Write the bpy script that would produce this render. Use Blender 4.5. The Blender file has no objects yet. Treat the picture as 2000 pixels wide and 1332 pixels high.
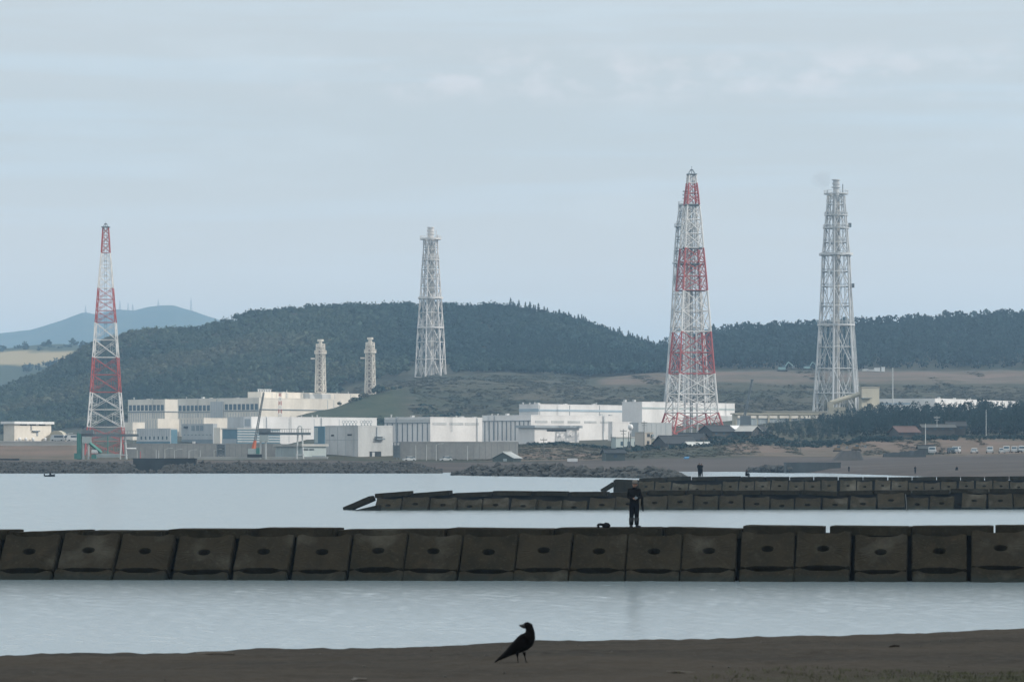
import bpy, bmesh, math, random
import numpy as np
from mathutils import Vector, Matrix, noise
R = math.radians
random.seed(7); RNG = np.random.default_rng(7)
SC = bpy.context.scene; COL = SC.collection

# ------------------------------------------------------------------ camera, sky, sun, exposure
LENS = 120.0; F = 2000 * LENS / 36; HZ = 885.0; HC = 4.6
cd = bpy.data.cameras.new('camera'); cam = bpy.data.objects.new('camera', cd); COL.objects.link(cam)
cam.location = (0, 0, HC); cam.rotation_euler = (R(90), 0, 0)
cd.lens = LENS; cd.sensor_width = 36; cd.shift_y = (HZ - 666) / 2000
cd.clip_start = 0.5; cd.clip_end = 40000
cd.dof.use_dof = True; cd.dof.focus_distance = 600; cd.dof.aperture_fstop = 9
SC.camera = cam
SUN_EL, SUN_AZ = R(36), R(97)          # azimuth clockwise from +Y
SDIR = Vector((math.sin(SUN_AZ) * math.cos(SUN_EL), math.cos(SUN_AZ) * math.cos(SUN_EL), math.sin(SUN_EL)))
ld = bpy.data.lights.new('sun', 'SUN'); ld.energy = 3.2; ld.angle = R(0.5); ld.color = (1, 0.93, 0.83)
sun = bpy.data.objects.new('sun', ld); COL.objects.link(sun)
sun.rotation_euler = SDIR.to_track_quat('Z', 'Y').to_euler()
SC.view_settings.view_transform = 'Standard'; SC.view_settings.look = 'None'
SC.view_settings.exposure = 0.03; SC.view_settings.gamma = 1
SC.cycles.use_denoising = True; SC.cycles.max_bounces = 6; SC.cycles.volume_bounces = 1
SC.cycles.transparent_max_bounces = 12; SC.cycles.caustics_reflective = False; SC.cycles.caustics_refractive = False

w = bpy.data.worlds.new('World'); SC.world = w; w.use_nodes = True
nt = w.node_tree; N = nt.nodes; L = nt.links; N.clear()
def nd(t, **k):
    n = N.new(t)
    for a, b in k.items(): setattr(n, a, b)
    return n
wo = nd('ShaderNodeOutputWorld'); bg = nd('ShaderNodeBackground'); bg.inputs[1].default_value = 0.1
L.new(bg.outputs[0], wo.inputs[0])
sky = nd('ShaderNodeTexSky', sky_type='NISHITA'); sky.sun_disc = False
sky.sun_elevation = SUN_EL; sky.sun_rotation = SUN_AZ; sky.dust_density = 2.0; sky.air_density = 1.0
veil = nd('ShaderNodeMix', data_type='RGBA'); veil.inputs[0].default_value = 0.72   # thin high overcast
L.new(sky.outputs[0], veil.inputs[6]); veil.inputs[7].default_value = (7.95, 8.1, 8.0, 1)
tc = nd('ShaderNodeTexCoord'); sep = nd('ShaderNodeSeparateXYZ'); L.new(tc.outputs['Generated'], sep.inputs[0])
def wnoise(sx, sz, scale, det, off=0):
    c = nd('ShaderNodeMapping'); c.inputs['Scale'].default_value = (sx, 1, sz); c.inputs['Location'].default_value = (off, off * .7, off * 1.3)
    L.new(tc.outputs['Generated'], c.inputs[0]); n = nd('ShaderNodeTexNoise'); n.inputs['Scale'].default_value = scale
    n.inputs['Detail'].default_value = det; L.new(c.outputs[0], n.inputs['Vector']); return n.outputs[0]
def wmap(src, a, b, c, d):
    m = nd('ShaderNodeMapRange', interpolation_type='SMOOTHSTEP'); L.new(src, m.inputs[0])
    for i, v in enumerate((a, b, c, d)): m.inputs[i + 1].default_value = v
    return m.outputs[0]
def wmath(op, a, b):
    m = nd('ShaderNodeMath', operation=op)
    for i, v in enumerate((a, b)):
        if isinstance(v, (int, float)): m.inputs[i].default_value = v
        else: L.new(v, m.inputs[i])
    return m.outputs[0]
def wmix(fac, a, col):
    m = nd('ShaderNodeMix', data_type='RGBA'); L.new(fac, m.inputs[0]); L.new(a, m.inputs[6]); m.inputs[7].default_value = (*col, 1); return m.outputs[2]
cz, cx = sep.outputs[2], sep.outputs[0]
band = wmath('MULTIPLY', wmap(cz, 0.099, 0.108, 0, 1), wmap(cz, 0.110, 0.122, 1, 0))
puff = wmath('MULTIPLY', wmap(wnoise(16, 27, 5.5, 4, 3.1), 0.40, 0.72, 0, 0.45), wmath('MULTIPLY', band, wmap(cx, -0.09, -0.01, 0.10, 1)))
streak = wmap(wnoise(3.5, 60, 2.0, 4, 9.3), 0.44, 0.70, 0, 0.5)
col = wmix(streak, veil.outputs[2], (6.9, 7.95, 8.6))
col = wmix(wmap(wnoise(6, 26, 2.0, 5, 5.7), 0.5, 0.8, 0, 0.35), col, (8.2, 9.0, 9.5))
col = wmix(puff, col, (9.4, 8.9, 9.0))
col = wmix(wmap(cz, 0.02, 0.10, 1.0, 0), col, (9.5, 8.75, 8.1))          # paler, warmer air low down
col = wmix(wmap(cz, 0.12, 0.26, 0, 0.7), col, (11.2, 11.6, 11.4))       # brighter thin overcast higher up
L.new(col, bg.inputs[0])

# ------------------------------------------------------------------ helpers
def S(Y): return Y / F
def W(x, y, Y): return Vector(((x - 1000) / F * Y, Y, HC + (HZ - y) * Y / F))
def zpx(y, Y): return HC + (HZ - y) * Y / F
def tag(o, label=None, cat=None, group=None, kind=None):
    if label: o['label'] = label
    if cat: o['category'] = cat
    if group: o['group'] = group
    if kind: o['kind'] = kind
    return o
def thing(name, label, cat, loc=(0, 0, 0), rz=0.0, group=None):
    o = bpy.data.objects.new(name, None); COL.objects.link(o); o.location = loc; o.rotation_euler = (0, 0, rz)
    o.empty_display_size = 0.5
    return tag(o, label, cat, group)
def copy_tree(o, parent=None):
    c = o.copy(); COL.objects.link(c); c.parent = parent
    for ch in list(o.children): copy_tree(ch, c)
    return c

class MB:
    def __init__(self): self.v = []; self.f = []; self.m = []
    def quad(self, a, b, c, d, m=0):
        i = len(self.v); self.v += [tuple(a), tuple(b), tuple(c), tuple(d)]; self.f.append((i, i + 1, i + 2, i + 3)); self.m.append(m)
    def poly(self, pts, m=0):
        i = len(self.v); self.v += [tuple(p) for p in pts]; self.f.append(tuple(range(i, i + len(pts)))); self.m.append(m)
    def box(self, x0, x1, y0, y1, z0, z1, m=0, mt=None):
        i = len(self.v)
        self.v += [(x0, y0, z0), (x1, y0, z0), (x1, y1, z0), (x0, y1, z0), (x0, y0, z1), (x1, y0, z1), (x1, y1, z1), (x0, y1, z1)]
        for q in ((3, 2, 1, 0), (4, 5, 6, 7), (0, 1, 5, 4), (1, 2, 6, 5), (2, 3, 7, 6), (3, 0, 4, 7)):
            self.f.append(tuple(i + k for k in q)); self.m.append(mt if mt is not None and q == (4, 5, 6, 7) else m)
        return self
    def tube(self, p, q, r, r2=None, n=6, m=0, cap=True):
        p = Vector(p); q = Vector(q); d = q - p
        if d.length < 1e-6: return self
        r2 = r if r2 is None else r2
        d.normalize(); a = d.cross(Vector((0, 0, 1)))
        if a.length < 1e-3: a = d.cross(Vector((1, 0, 0)))
        a.normalize(); b = d.cross(a); i = len(self.v)
        for (c, rr) in ((p, r), (q, r2)):
            for k in range(n):
                t = 2 * math.pi * k / n; self.v.append(tuple(c + (a * math.cos(t) + b * math.sin(t)) * rr))
        for k in range(n):
            k2 = (k + 1) % n; self.f.append((i + k, i + n + k, i + n + k2, i + k2)); self.m.append(m)
        if cap:
            self.f.append(tuple(i + k for k in range(n))); self.m.append(m)
            self.f.append(tuple(i + n + k for k in reversed(range(n)))); self.m.append(m)
        return self
    def path(self, pts, r, n=5, m=0):
        for a, b in zip(pts, pts[1:]): self.tube(a, b, r, n=n, m=m)
        return self
    def lathe(self, prof, c=(0, 0, 0), n=14, m=0):
        i = len(self.v)
        for (r, z) in prof:
            for k in range(n):
                t = 2 * math.pi * k / n; self.v.append((c[0] + r * math.cos(t), c[1] + r * math.sin(t), c[2] + z))
        for j in range(len(prof) - 1):
            for k in range(n):
                k2 = (k + 1) % n; self.f.append((i + j * n + k, i + j * n + k2, i + (j + 1) * n + k2, i + (j + 1) * n + k)); self.m.append(m)
        self.f.append(tuple(i + (len(prof) - 1) * n + k for k in range(n))); self.m.append(m)
        self.f.append(tuple(i + k for k in reversed(range(n)))); self.m.append(m)
        return self
    def build(self, name, mats, parent=None, smooth=False):
        me = bpy.data.meshes.new(name); me.from_pydata(self.v, [], self.f)
        mats = mats if isinstance(mats, (list, tuple)) else [mats]
        for mm in mats: me.materials.append(mm)
        me.polygons.foreach_set('material_index', self.m)
        if smooth: me.polygons.foreach_set('use_smooth', [True] * len(self.f))
        me.update(); o = bpy.data.objects.new(name, me); COL.objects.link(o); o.parent = parent
        return o
def np_mesh(name, V, Fq, mat, parent=None, attr=None, smooth=False):
    me = bpy.data.meshes.new(name); nv, nf, k = len(V), len(Fq), Fq.shape[1]
    me.vertices.add(nv); me.vertices.foreach_set('co', V.astype(np.float32).ravel())
    me.loops.add(nf * k); me.loops.foreach_set('vertex_index', Fq.astype(np.int32).ravel())
    me.polygons.add(nf); me.polygons.foreach_set('loop_start', np.arange(0, nf * k, k, dtype=np.int32))
    if smooth: me.polygons.foreach_set('use_smooth', np.ones(nf, dtype=bool))
    if attr:
        for nm, a in attr.items():
            if a.ndim == 2: at = me.attributes.new(nm, 'FLOAT_VECTOR', 'POINT'); at.data.foreach_set('vector', a.astype(np.float32).ravel())
            else: at = me.attributes.new(nm, 'FLOAT', 'POINT'); at.data.foreach_set('value', a.astype(np.float32))
    me.materials.append(mat); me.update(calc_edges=True); me.validate()
    o = bpy.data.objects.new(name, me); COL.objects.link(o); o.parent = parent; return o

# ------------------------------------------------------------------ materials
class G:                                   # small node-graph wrapper
    def __init__(self, name):
        self.mat = bpy.data.materials.new(name); self.mat.use_nodes = True; self.t = self.mat.node_tree; self.n = self.t.nodes
        self.p = self.n['Principled BSDF']; self.p.inputs['Specular IOR Level'].default_value = 0.3
    def new(self, t, **k):
        n = self.n.new(t)
        for a, b in k.items(): setattr(n, a, b)
        return n
    def ln(self, a, b): self.t.links.new(a, b)
    def pos(self): return self.new('ShaderNodeNewGeometry').outputs['Position']
    def noise(self, scale, det=4, vec=None, sc=(1, 1, 1), rough=.55):
        m = self.new('ShaderNodeMapping'); m.inputs['Scale'].default_value = sc
        self.ln(vec or self.pos(), m.inputs[0]); n = self.new('ShaderNodeTexNoise'); n.inputs['Scale'].default_value = scale
        n.inputs['Detail'].default_value = det; n.inputs['Roughness'].default_value = rough; self.ln(m.outputs[0], n.inputs['Vector']); return n.outputs[0]
    def rng(self, src, a, b, c=0, d=1):
        m = self.new('ShaderNodeMapRange'); self.ln(src, m.inputs[0])
        for i, v in enumerate((a, b, c, d)): m.inputs[i + 1].default_value = v
        return m.outputs[0]
    def mix(self, fac, a, b):
        m = self.new('ShaderNodeMix', data_type='RGBA')
        for i, v in ((0, fac), (6, a), (7, b)):
            if isinstance(v, (int, float)): m.inputs[i].default_value = v
            elif isinstance(v, tuple): m.inputs[i].default_value = (*v, 1)
            else: self.ln(v, m.inputs[i])
        return m.outputs[2]
    def math(self, op, a, b):
        m = self.new('ShaderNodeMath', operation=op)
        for i, v in enumerate((a, b)):
            if isinstance(v, (int, float)): m.inputs[i].default_value = v
            else: self.ln(v, m.inputs[i])
        return m.outputs[0]
    def vattr(self, nm): return self.new('ShaderNodeAttribute', attribute_name=nm).outputs['Vector']
    def attr(self, nm): return self.new('ShaderNodeAttribute', attribute_name=nm).outputs['Fac']
    def base(self, c):
        if isinstance(c, tuple): self.p.inputs['Base Color'].default_value = (*c, 1)
        else: self.ln(c, self.p.inputs['Base Color'])
    def bump(self, h, s=.4, d=.1):
        b = self.new('ShaderNodeBump'); b.inputs['Strength'].default_value = s; b.inputs['Distance'].default_value = d
        self.ln(h, b.inputs['Height']); self.ln(b.outputs[0], self.p.inputs['Normal'])
    def rough(self, r):
        if isinstance(r, (int, float)): self.p.inputs['Roughness'].default_value = r
        else: self.ln(r, self.p.inputs['Roughness'])
MATS = {}
def paint(name, c, rough=.6, var=.12, scale=.25, streak=True, metal=0.0):
    if name in MATS: return MATS[name]
    g = G(name); a = g.noise(scale, 5, sc=(1, 1, .35) if streak else (1, 1, 1)); b = g.noise(scale * 9, 3)
    m = g.rng(g.math('ADD', a, g.math('MULTIPLY', b, .35)), .45, .95)
    g.base(g.mix(m, c, tuple(x * (1 - var * 1.8) for x in c))); g.rough(rough)
    if rough >= .8: g.p.inputs['Specular IOR Level'].default_value = .08; g.p.inputs['Metallic'].default_value = metal
    MATS[name] = g.mat; return g.mat
CREAM = paint('cream_wall', (.79, .73, .645), var=.17, scale=.12); WHITE = paint('white_wall', (.80, .78, .77), var=.15, scale=.12); GREYW = paint('grey_wall', (.42, .44, .45))
PANEL = paint('panel_grey', (.55, .56, .56), var=.2, scale=.2); LINE = paint('seam_grey', (.20, .24, .27)); LINEL = paint('seam_pale', (.36, .40, .43))
TEAL = paint('teal_cladding', (.10, .20, .26)); BLUEB = paint('blue_band', (.38, .47, .54)); ROOFW = paint('white_roof', (.82, .82, .82))
GLASS = paint('window_glass', (.07, .11, .14), rough=.15); DARK = paint('dark_opening', (.03, .035, .04)); TAN = paint('tan_wall', (.44, .41, .33))
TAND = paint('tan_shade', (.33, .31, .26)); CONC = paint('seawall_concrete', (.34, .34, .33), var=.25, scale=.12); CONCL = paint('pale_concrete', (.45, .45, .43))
STEEL = paint('galvanised_steel', (.56, .57, .58), rough=.45); STEELW = paint('white_steel', (.66, .63, .61), rough=.5); STEELD = paint('dark_steel', (.16, .19, .21))
STEELC = paint('cream_steel', (.74, .68, .60)); RED = paint('red_paint', (.44, .105, .10), rough=.45); WPAINT = paint('white_paint', (.75, .74, .73), rough=.45)
GREENP = paint('green_machine_paint', (.07, .22, .19)); ORANGE = paint('orange_paint', (.55, .14, .06)); FLUE = paint('flue_shell', (.47, .46, .44), rough=.4)
DCONC = paint('dark_seawall', (.05, .06, .065), var=.3); ROOFD = paint('dark_tiles', (.030, .034, .038)); ROOFR = paint('red_tiles', (.10, .062, .056))
WOOD = paint('weathered_wood', (.075, .072, .068), var=.3); BEIGE = paint('beige_render', (.46, .42, .37)); YELLOWW = paint('yellow_render', (.50, .46, .34))
PALET = paint('pale_teal_wall', (.42, .48, .48)); DGREEN = paint('dark_green_wall', (.09, .11, .10)); ROOFG = paint('pale_metal_roof', (.50, .52, .51))
CARW = paint('white_car_paint', (.50, .52, .53), rough=.25, var=.04); CARD = paint('dark_car_paint', (.06, .075, .08), rough=.3); TYRE = paint('tyre_rubber', (.025, .025, .025))
BLUE = paint('blue_tarp', (.10, .28, .50)); TURQ = paint('turquoise_paint', (.24, .38, .40)); YELL = paint('yellow_machine', (.17, .125, .07)); HULL = paint('dark_hull', (.03, .035, .04))
BARK = paint('bark', (.07, .06, .05)); MASTM = paint('far_mast', (.20, .22, .25)); POLEW = paint('pale_pole', (.55, .57, .57)); POLED = paint('dark_pole', (.13, .14, .14))
FEATH = paint('black_feathers', (.005, .005, .006), rough=.85, var=.2, scale=6, streak=False); BEAKM = paint('black_beak', (.015, .015, .016), rough=.35)
SKIN = paint('skin', (.27, .16, .12)); JACK = paint('black_jacket', (.009, .010, .012), rough=.8, scale=3); TROU = paint('dark_trousers', (.008, .010, .015), rough=.85, scale=3)
BOOT = paint('rubber_boots', (.014, .019, .025), rough=.5); CAPM = paint('grey_cap', (.19, .175, .16), rough=.9); HAIR = paint('black_hair', (.01, .009, .008))
BAGM = paint('black_bag', (.009, .009, .010), rough=.8); COATB = paint('navy_coat', (.012, .015, .022), rough=.85); COATG = paint('charcoal_coat', (.02, .022, .026), rough=.85)

def leaf_mat(name, c1, c2, c3, by_tint=False):
    g = G(name); t = g.attr('tint'); n = g.noise(.012, 5); n2 = g.noise(.06, 4)
    a = g.mix(g.rng(g.math('ADD', g.math('MULTIPLY', t, .28), g.math('MULTIPLY', n, .95)), 0.42, .85), c1, c2)
    if by_tint: a = g.mix(g.rng(t, .15, .75), c1, c2)
    b = g.mix(g.rng(t, .62, 1.0, 0, .8) if by_tint else g.rng(n2, .52, .75, 0, .6), a, c3); g.base(b); g.rough(.8); g.p.inputs['Specular IOR Level'].default_value = .1
    nm_ = g.new('ShaderNodeVectorMath', operation='ADD'); sn = g.new('ShaderNodeVectorMath', operation='SCALE'); sn.inputs['Scale'].default_value = .45; ge = g.new('ShaderNodeNewGeometry'); g.ln(ge.outputs['Normal'], sn.inputs[0]); vt = g.new('ShaderNodeVectorTransform', vector_type='NORMAL', convert_from='OBJECT', convert_to='WORLD'); g.ln(g.vattr('cn'), vt.inputs[0]); g.ln(vt.outputs[0], nm_.inputs[0]); g.ln(sn.outputs[0], nm_.inputs[1]); nz = g.new('ShaderNodeVectorMath', operation='NORMALIZE'); g.ln(nm_.outputs[0], nz.inputs[0]); g.ln(nz.outputs[0], g.p.inputs['Normal'])
    return g.mat
LEAF_H = leaf_mat('hill_foliage', (.016, .043, .043), (.066, .092, .060), (.112, .106, .072), True)
LEAF_P = leaf_mat('pine_foliage', (.010, .031, .036), (.019, .045, .044), (.024, .041, .040))
LEAF_B = leaf_mat('brush_foliage', (.060, .066, .045), (.078, .074, .055), (.095, .080, .062))
def sand_mat(name, c1, c2, c3, sc, weedy=False):
    g = G(name); a = g.noise(sc, 6, sc=(.35, 1, 1)); b = g.noise(sc * 14, 5); c = g.noise(sc * 60, 2)
    k = g.mix(g.rng(a, .38, .66), c1, c2); k = g.mix(g.rng(b, .52, .72, 0, .8), k, c3)
    if weedy:
        z_ = g.new('ShaderNodeSeparateXYZ'); g.ln(g.pos(), z_.inputs[0]); e = g.math('SUBTRACT', g.rng(z_.outputs[0], -1.5, 3.5), g.rng(z_.outputs[1], 25.5, 29)); k = g.mix(g.rng(g.math('ADD', e, g.math('MULTIPLY', g.noise(1.6, 5), .9)), .55, 1.2, 0, .85), k, g.mix(b, (.030, .038, .020), (.060, .062, .036)))
    g.base(k); g.rough(.95); g.p.inputs['Specular IOR Level'].default_value = .15
    g.bump(g.math('ADD', b, g.math('MULTIPLY', c, .5)), .6, .05); return g.mat
SAND = sand_mat('dark_beach_sand', (.052, .043, .033), (.028, .025, .021), (.064, .054, .042), .6, True)
def block_mat(nm='weathered_block_concrete', f=1.0):
    g = G(nm); tcn = g.new('ShaderNodeTexCoord').outputs['Object']; oi = g.new('ShaderNodeObjectInfo').outputs['Random']
    p = g.pos(); a = g.noise(1.1, 6, p); b = g.noise(9, 5, p); z = g.new('ShaderNodeSeparateXYZ'); g.ln(p, z.inputs[0])
    k = g.mix(g.rng(a, .35, .68), (.026, .022, .014), (.013, .012, .008)); k = g.mix(g.rng(b, .55, .78, 0, .7), k, (.050, .045, .034))
    k = g.mix(g.rng(oi, 0, 1, 0, .45), k, (.030, .025, .018))
    st = g.noise(2.2, 4, p, sc=(1, 1, .15)); k = g.mix(g.rng(st, .55, .75, 0, .7), k, (.016, .015, .012))
    k = g.mix(g.rng(g.math('ADD', z.outputs[2], g.math('MULTIPLY', b, .25)), .25, .42, .85, 0), k, (.018, .022, .020))   # tide line of weed
    lich = g.noise(.55, 6, p); k = g.mix(g.rng(lich, .56, .72, 0, .55), k, (.080, .075, .061)); rs = g.noise(1.7, 3, p, sc=(1, 1, .08)); k = g.mix(g.rng(rs, .62, .74, 0, .35), k, (.046, .034, .022))
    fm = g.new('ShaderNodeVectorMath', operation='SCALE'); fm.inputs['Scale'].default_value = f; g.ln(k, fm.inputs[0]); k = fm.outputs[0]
    g.base(k); g.rough(.9); g.p.inputs['Specular IOR Level'].default_value = .06; g.bump(g.math('ADD', a, g.math('MULTIPLY', b, .35)), .5, .06); return g.mat
BLOCK = block_mat('weathered_block_concrete', 1.25); BLOCK2 = block_mat('drier_hazed_concrete', 1.9); BLOCK3 = block_mat('dry_hazed_concrete', 2.5); CORE = paint('core_rubble', (.018, .018, .017), rough=.95, scale=2)  # farther rows paler: drier concrete plus some haze put into the colour
ROCK = sand_mat('shore_rock', (.115, .112, .104), (.065, .066, .064), (.16, .155, .14), .5)

# ------------------------------------------------------------------ terrain
def SH(x): return np.interp(x, [-500, 0, 850, 1000, 1300, 1480, 1600, 1750, 1850, 2000, 2500], [830, 812, 812, 812, 850, 840, 790, 700, 640, 590, 540])
ip = np.interp
def row(Y, pts):
    xs, ys = zip(*pts); return (Y, xs, ys)
ROWS = [
 row(1000, [(-500, 897), (640, 895), (750, 898), (900, 900), (1000, 898), (1200, 893), (1300, 890), (1400, 890), (1450, 886), (1600, 888), (1800, 886), (2000, 882), (2500, 880)]),
 row(1060, [(-500, 869), (150, 869), (165, 892), (250, 892), (256, 872), (640, 872), (780, 873), (1000, 873), (1100, 876), (1200, 885), (1300, 880), (1450, 868), (1600, 875), (1700, 862), (1800, 858), (2500, 858)]),
 row(1150, [(-500, 864), (150, 864), (165, 891), (250, 891), (256, 871), (1000, 870), (1100, 866), (1200, 876), (1300, 862), (1400, 854), (1500, 850), (1600, 860), (1700, 852), (2500, 853)]),
 row(1250, [(-500, 863), (240, 864), (256, 870), (960, 869), (1100, 864), (1200, 866), (1300, 848), (1400, 846), (1500, 838), (1700, 836), (2500, 835)]),
 row(1400, [(-500, 862), (240, 863), (256, 869), (940, 868), (1040, 861), (1200, 856), (1300, 844), (1434, 836), (1500, 826), (1700, 812), (2500, 810)]),
 row(1500, [(-500, 861), (240, 862), (256, 868), (560, 867), (600, 852), (800, 850), (1000, 848), (1200, 832), (1300, 817), (1500, 812), (2500, 806)]),
 row(lambda x: ip(x, [560, 650, 800, 900], [1580, 1590, 1650, 1700]), [(-500, 860), (200, 858), (540, 850), (575, 814), (650, 796), (700, 780), (740, 768), (800, 757), (900, 752), (1000, 758), (1150, 766), (1300, 766), (1400, 765), (2500, 769)]),
 row(1740, [(-500, 860), (0, 858), (250, 850), (560, 848), (650, 826), (720, 790), (760, 762), (800, 752), (900, 746), (1000, 752), (1150, 756), (1300, 753), (1400, 749), (2500, 756)]),
 row(1880, [(-500, 858), (0, 845), (200, 825), (250, 815), (560, 785), (650, 770), (700, 758), (841, 738), (1000, 735), (1150, 740), (1280, 731), (1400, 727), (2500, 727)]),
 row(1990, [(-500, 855), (0, 815), (200, 780), (300, 750), (560, 720), (841, 705), (1000, 710), (1150, 725), (1280, 727), (1400, 725.5), (2500, 725.5)]),
 row(2250, [(-500, 860), (0, 765), (100, 728), (162, 686), (240, 660), (305, 648), (380, 650), (420, 640), (480, 619), (600, 608), (800, 602), (900, 606), (990, 606), (1100, 628), (1180, 655), (1280, 690), (1340, 688), (1400, 664), (1600, 656), (1800, 644), (2000, 634), (2500, 625)]),
]
def row_YZ(i, x):
    """row i of the land at photo columns x -> (Y, z)"""
    if i == 0: return SH(x) - 60, np.full_like(x, -4.0)
    if i == 1: return SH(x), np.full_like(x, -0.05)
    if i == 2: return SH(x) + 28, np.full_like(x, 1.0)
    if i == 3:
        Y = np.full_like(x, 930.0)
        return Y, zpx(ip(x, [-500, 640, 900, 1000, 1200, 1400, 1600, 2000, 2500], [899, 899, 903, 904, 905, 903, 900, 893, 890]), Y)
    k = i - 4
    if k < len(ROWS):
        Y, xs, ys = ROWS[k]; Y = Y(x) if callable(Y) else np.full_like(x, float(Y)); return Y, zpx(ip(x, xs, ys), Y)
    Yr, zr = row_YZ(3 + len(ROWS), x)
    if k == len(ROWS): return np.full_like(x, 2700.0), zr * .45
    if k == len(ROWS) + 1: return np.full_like(x, 4000.0), np.full_like(x, 6.0)
    return np.full_like(x, 9400.0), np.full_like(x, 4.0)
NROW = 4 + len(ROWS) + 3
def ground_z(x, Y):
    x = np.atleast_1d(np.asarray(x, float)); Y = np.atleast_1d(np.asarray(Y, float)); x, Y = np.broadcast_arrays(x, Y)
    Ys, Zs = zip(*[row_YZ(i, x) for i in range(NROW)]); Ys = np.array(Ys); Zs = np.array(Zs); out = np.full(x.shape, -4.0)
    for i in range(NROW - 1):
        m = (Y >= Ys[i]) & (Y < Ys[i + 1]); t = (Y - Ys[i]) / (Ys[i + 1] - Ys[i]); out = np.where(m, Zs[i] + (Zs[i + 1] - Zs[i]) * t, out)
    return out
def gz(x, Y): return float(ground_z(x, Y)[0])
def WG(x, Y, dz=0.0): return Vector(((x - 1000) / F * Y, Y, gz(x, Y) + dz))
xs = np.arange(-500, 2501, 10.0); cols = len(xs); VV = []; SUBS = [3, 3, 12, 6, 6, 6, 6, 8, 6, 8, 10, 10, 10, 14, 14, 4, 6]
for i in range(NROW - 1):
    Y0, Z0 = row_YZ(i, xs); Y1, Z1 = row_YZ(i + 1, xs)
    for t in np.arange(0, 1, 1.0 / SUBS[i]): VV.append(np.stack([(xs - 1000) / F * (Y0 + (Y1 - Y0) * t), Y0 + (Y1 - Y0) * t, Z0 + (Z1 - Z0) * t], 1))
Y1, Z1 = row_YZ(NROW - 1, xs); VV.append(np.stack([(xs - 1000) / F * Y1, Y1, Z1], 1))
TV = np.array(VV); rows = len(TV)
for i in range(rows):
    for j in range(cols):
        p = TV[i, j]
        a = 0.25 if p[1] < 1500 else 1.2
        if p[2] > .3: p[2] += a * noise.fractal(Vector((p[0] * .03, p[1] * .03, 0)), 1, 2, 4)
xc = 1000 + TV[:, :, 0] / TV[:, :, 1] * F; yc = TV[:, :, 1]; zc = TV[:, :, 2]
def bump1(v, a, b, s): return np.clip((v - a) / s, 0, 1) * np.clip((b - v) / s, 0, 1)
a_sand = np.clip(1 - (yc - SH(xc) - 90) / 60, 0, 1); a_sand = np.maximum(a_sand, bump1(xc, 1350, 2600, 60) * np.clip((985 - yc) / 40, 0, 1))
a_sand = np.maximum(a_sand, bump1(xc, 1330, 2600, 20) * bump1(yc, 1890, 1980, 12) * .9)
a_brown = np.maximum(bump1(xc, 1380, 2600, 80) * bump1(yc, 960, 1130, 40), bump1(xc, 1150, 2600, 60) * bump1(yc, 1740, 1900, 40))
a_brown = np.maximum(a_brown, bump1(xc, -600, 160, 10) * bump1(yc, 985, 1070, 15)); a_brown = np.maximum(a_brown, bump1(xc, 900, 1250, 80) * bump1(yc, 950, 1130, 40) * .8)
a_green = bump1(xc, 555, 830, 90) * bump1(yc, 1480, 1720, 40)
idx = np.arange(rows * cols).reshape(rows, cols)
TQ = np.stack([idx[:-1, :-1].ravel(), idx[:-1, 1:].ravel(), idx[1:, 1:].ravel(), idx[1:, :-1].ravel()], 1)
g = G('land_cover'); n1 = g.noise(.012, 5); n2 = g.noise(.08, 5); n3 = g.noise(.5, 3); ns = g.noise(.03, 5, sc=(.35, 1, 3))
k = g.mix(g.rng(n1, .4, .62), (.040, .047, .034), (.066, .063, .047)); k = g.mix(g.rng(n2, .5, .75, 0, .8), k, (.10, .085, .066))
kb = g.mix(g.rng(ns, .38, .62), (.150, .110, .090), (.092, .081, .064)); kb = g.mix(g.rng(n2, .5, .7, 0, .7), kb, (.06, .062, .045))
k = g.mix(g.rng(g.math('ADD', g.attr('brown'), g.math('MULTIPLY', n2, .5)), .45, .85), k, kb)
k = g.mix(g.rng(g.math('ADD', g.attr('green'), g.math('MULTIPLY', n1, .4)), .5, .9), k, g.mix(g.rng(n2, .35, .65), (.032, .045, .027), (.056, .064, .040)))
ks = g.mix(g.rng(ns, .4, .62), (.122, .103, .093), (.092, .080, .073)); ks = g.mix(g.rng(n2, .55, .75, 0, .5), ks, (.148, .128, .115))
k = g.mix(g.rng(g.math('ADD', g.attr('sand'), g.math('MULTIPLY', n2, .35)), .45, .75), k, ks)
g.base(k); g.rough(.95); g.p.inputs['Specular IOR Level'].default_value = .1; g.bump(n3, .5, .5)
tag(np_mesh('ground', TV.reshape(-1, 3), TQ, g.mat, attr={'sand': a_sand.ravel(), 'brown': a_brown.ravel(), 'green': a_green.ravel()}, smooth=True), 'coast land with beach, scrub slopes and wooded hill', 'ground', kind='structure')

# water: a rippled sheet
WAVE = .037
g = G('sea_water'); g.base((.21, .275, .31)); g.p.inputs['IOR'].default_value = 2.1; g.p.inputs['Specular IOR Level'].default_value = .5
r1 = g.noise(1.0, 4, sc=(.55, 1.3, 1)); r2 = g.noise(.16, 3, sc=(.35, 1.2, 1)); r3 = g.noise(4.5, 2, sc=(.6, 1.2, 1)); sl = g.noise(.012, 4, sc=(.25, 1.6, 1))
h = g.math('ADD', g.math('ADD', r1, g.math('MULTIPLY', r2, 1.2)), g.math('MULTIPLY', r3, .18))
b = g.new('ShaderNodeBump'); b.inputs['Distance'].default_value = .008; g.ln(g.rng(sl, .36, .64, .30, .85), b.inputs['Strength']); g.ln(h, b.inputs['Height']); g.ln(b.outputs[0], g.p.inputs['Normal'])
g.rough(.22)
wy = [60.0]
while wy[-1] < 900: wy.append(wy[-1] + .065 * (wy[-1] / 100) ** .85)
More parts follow.
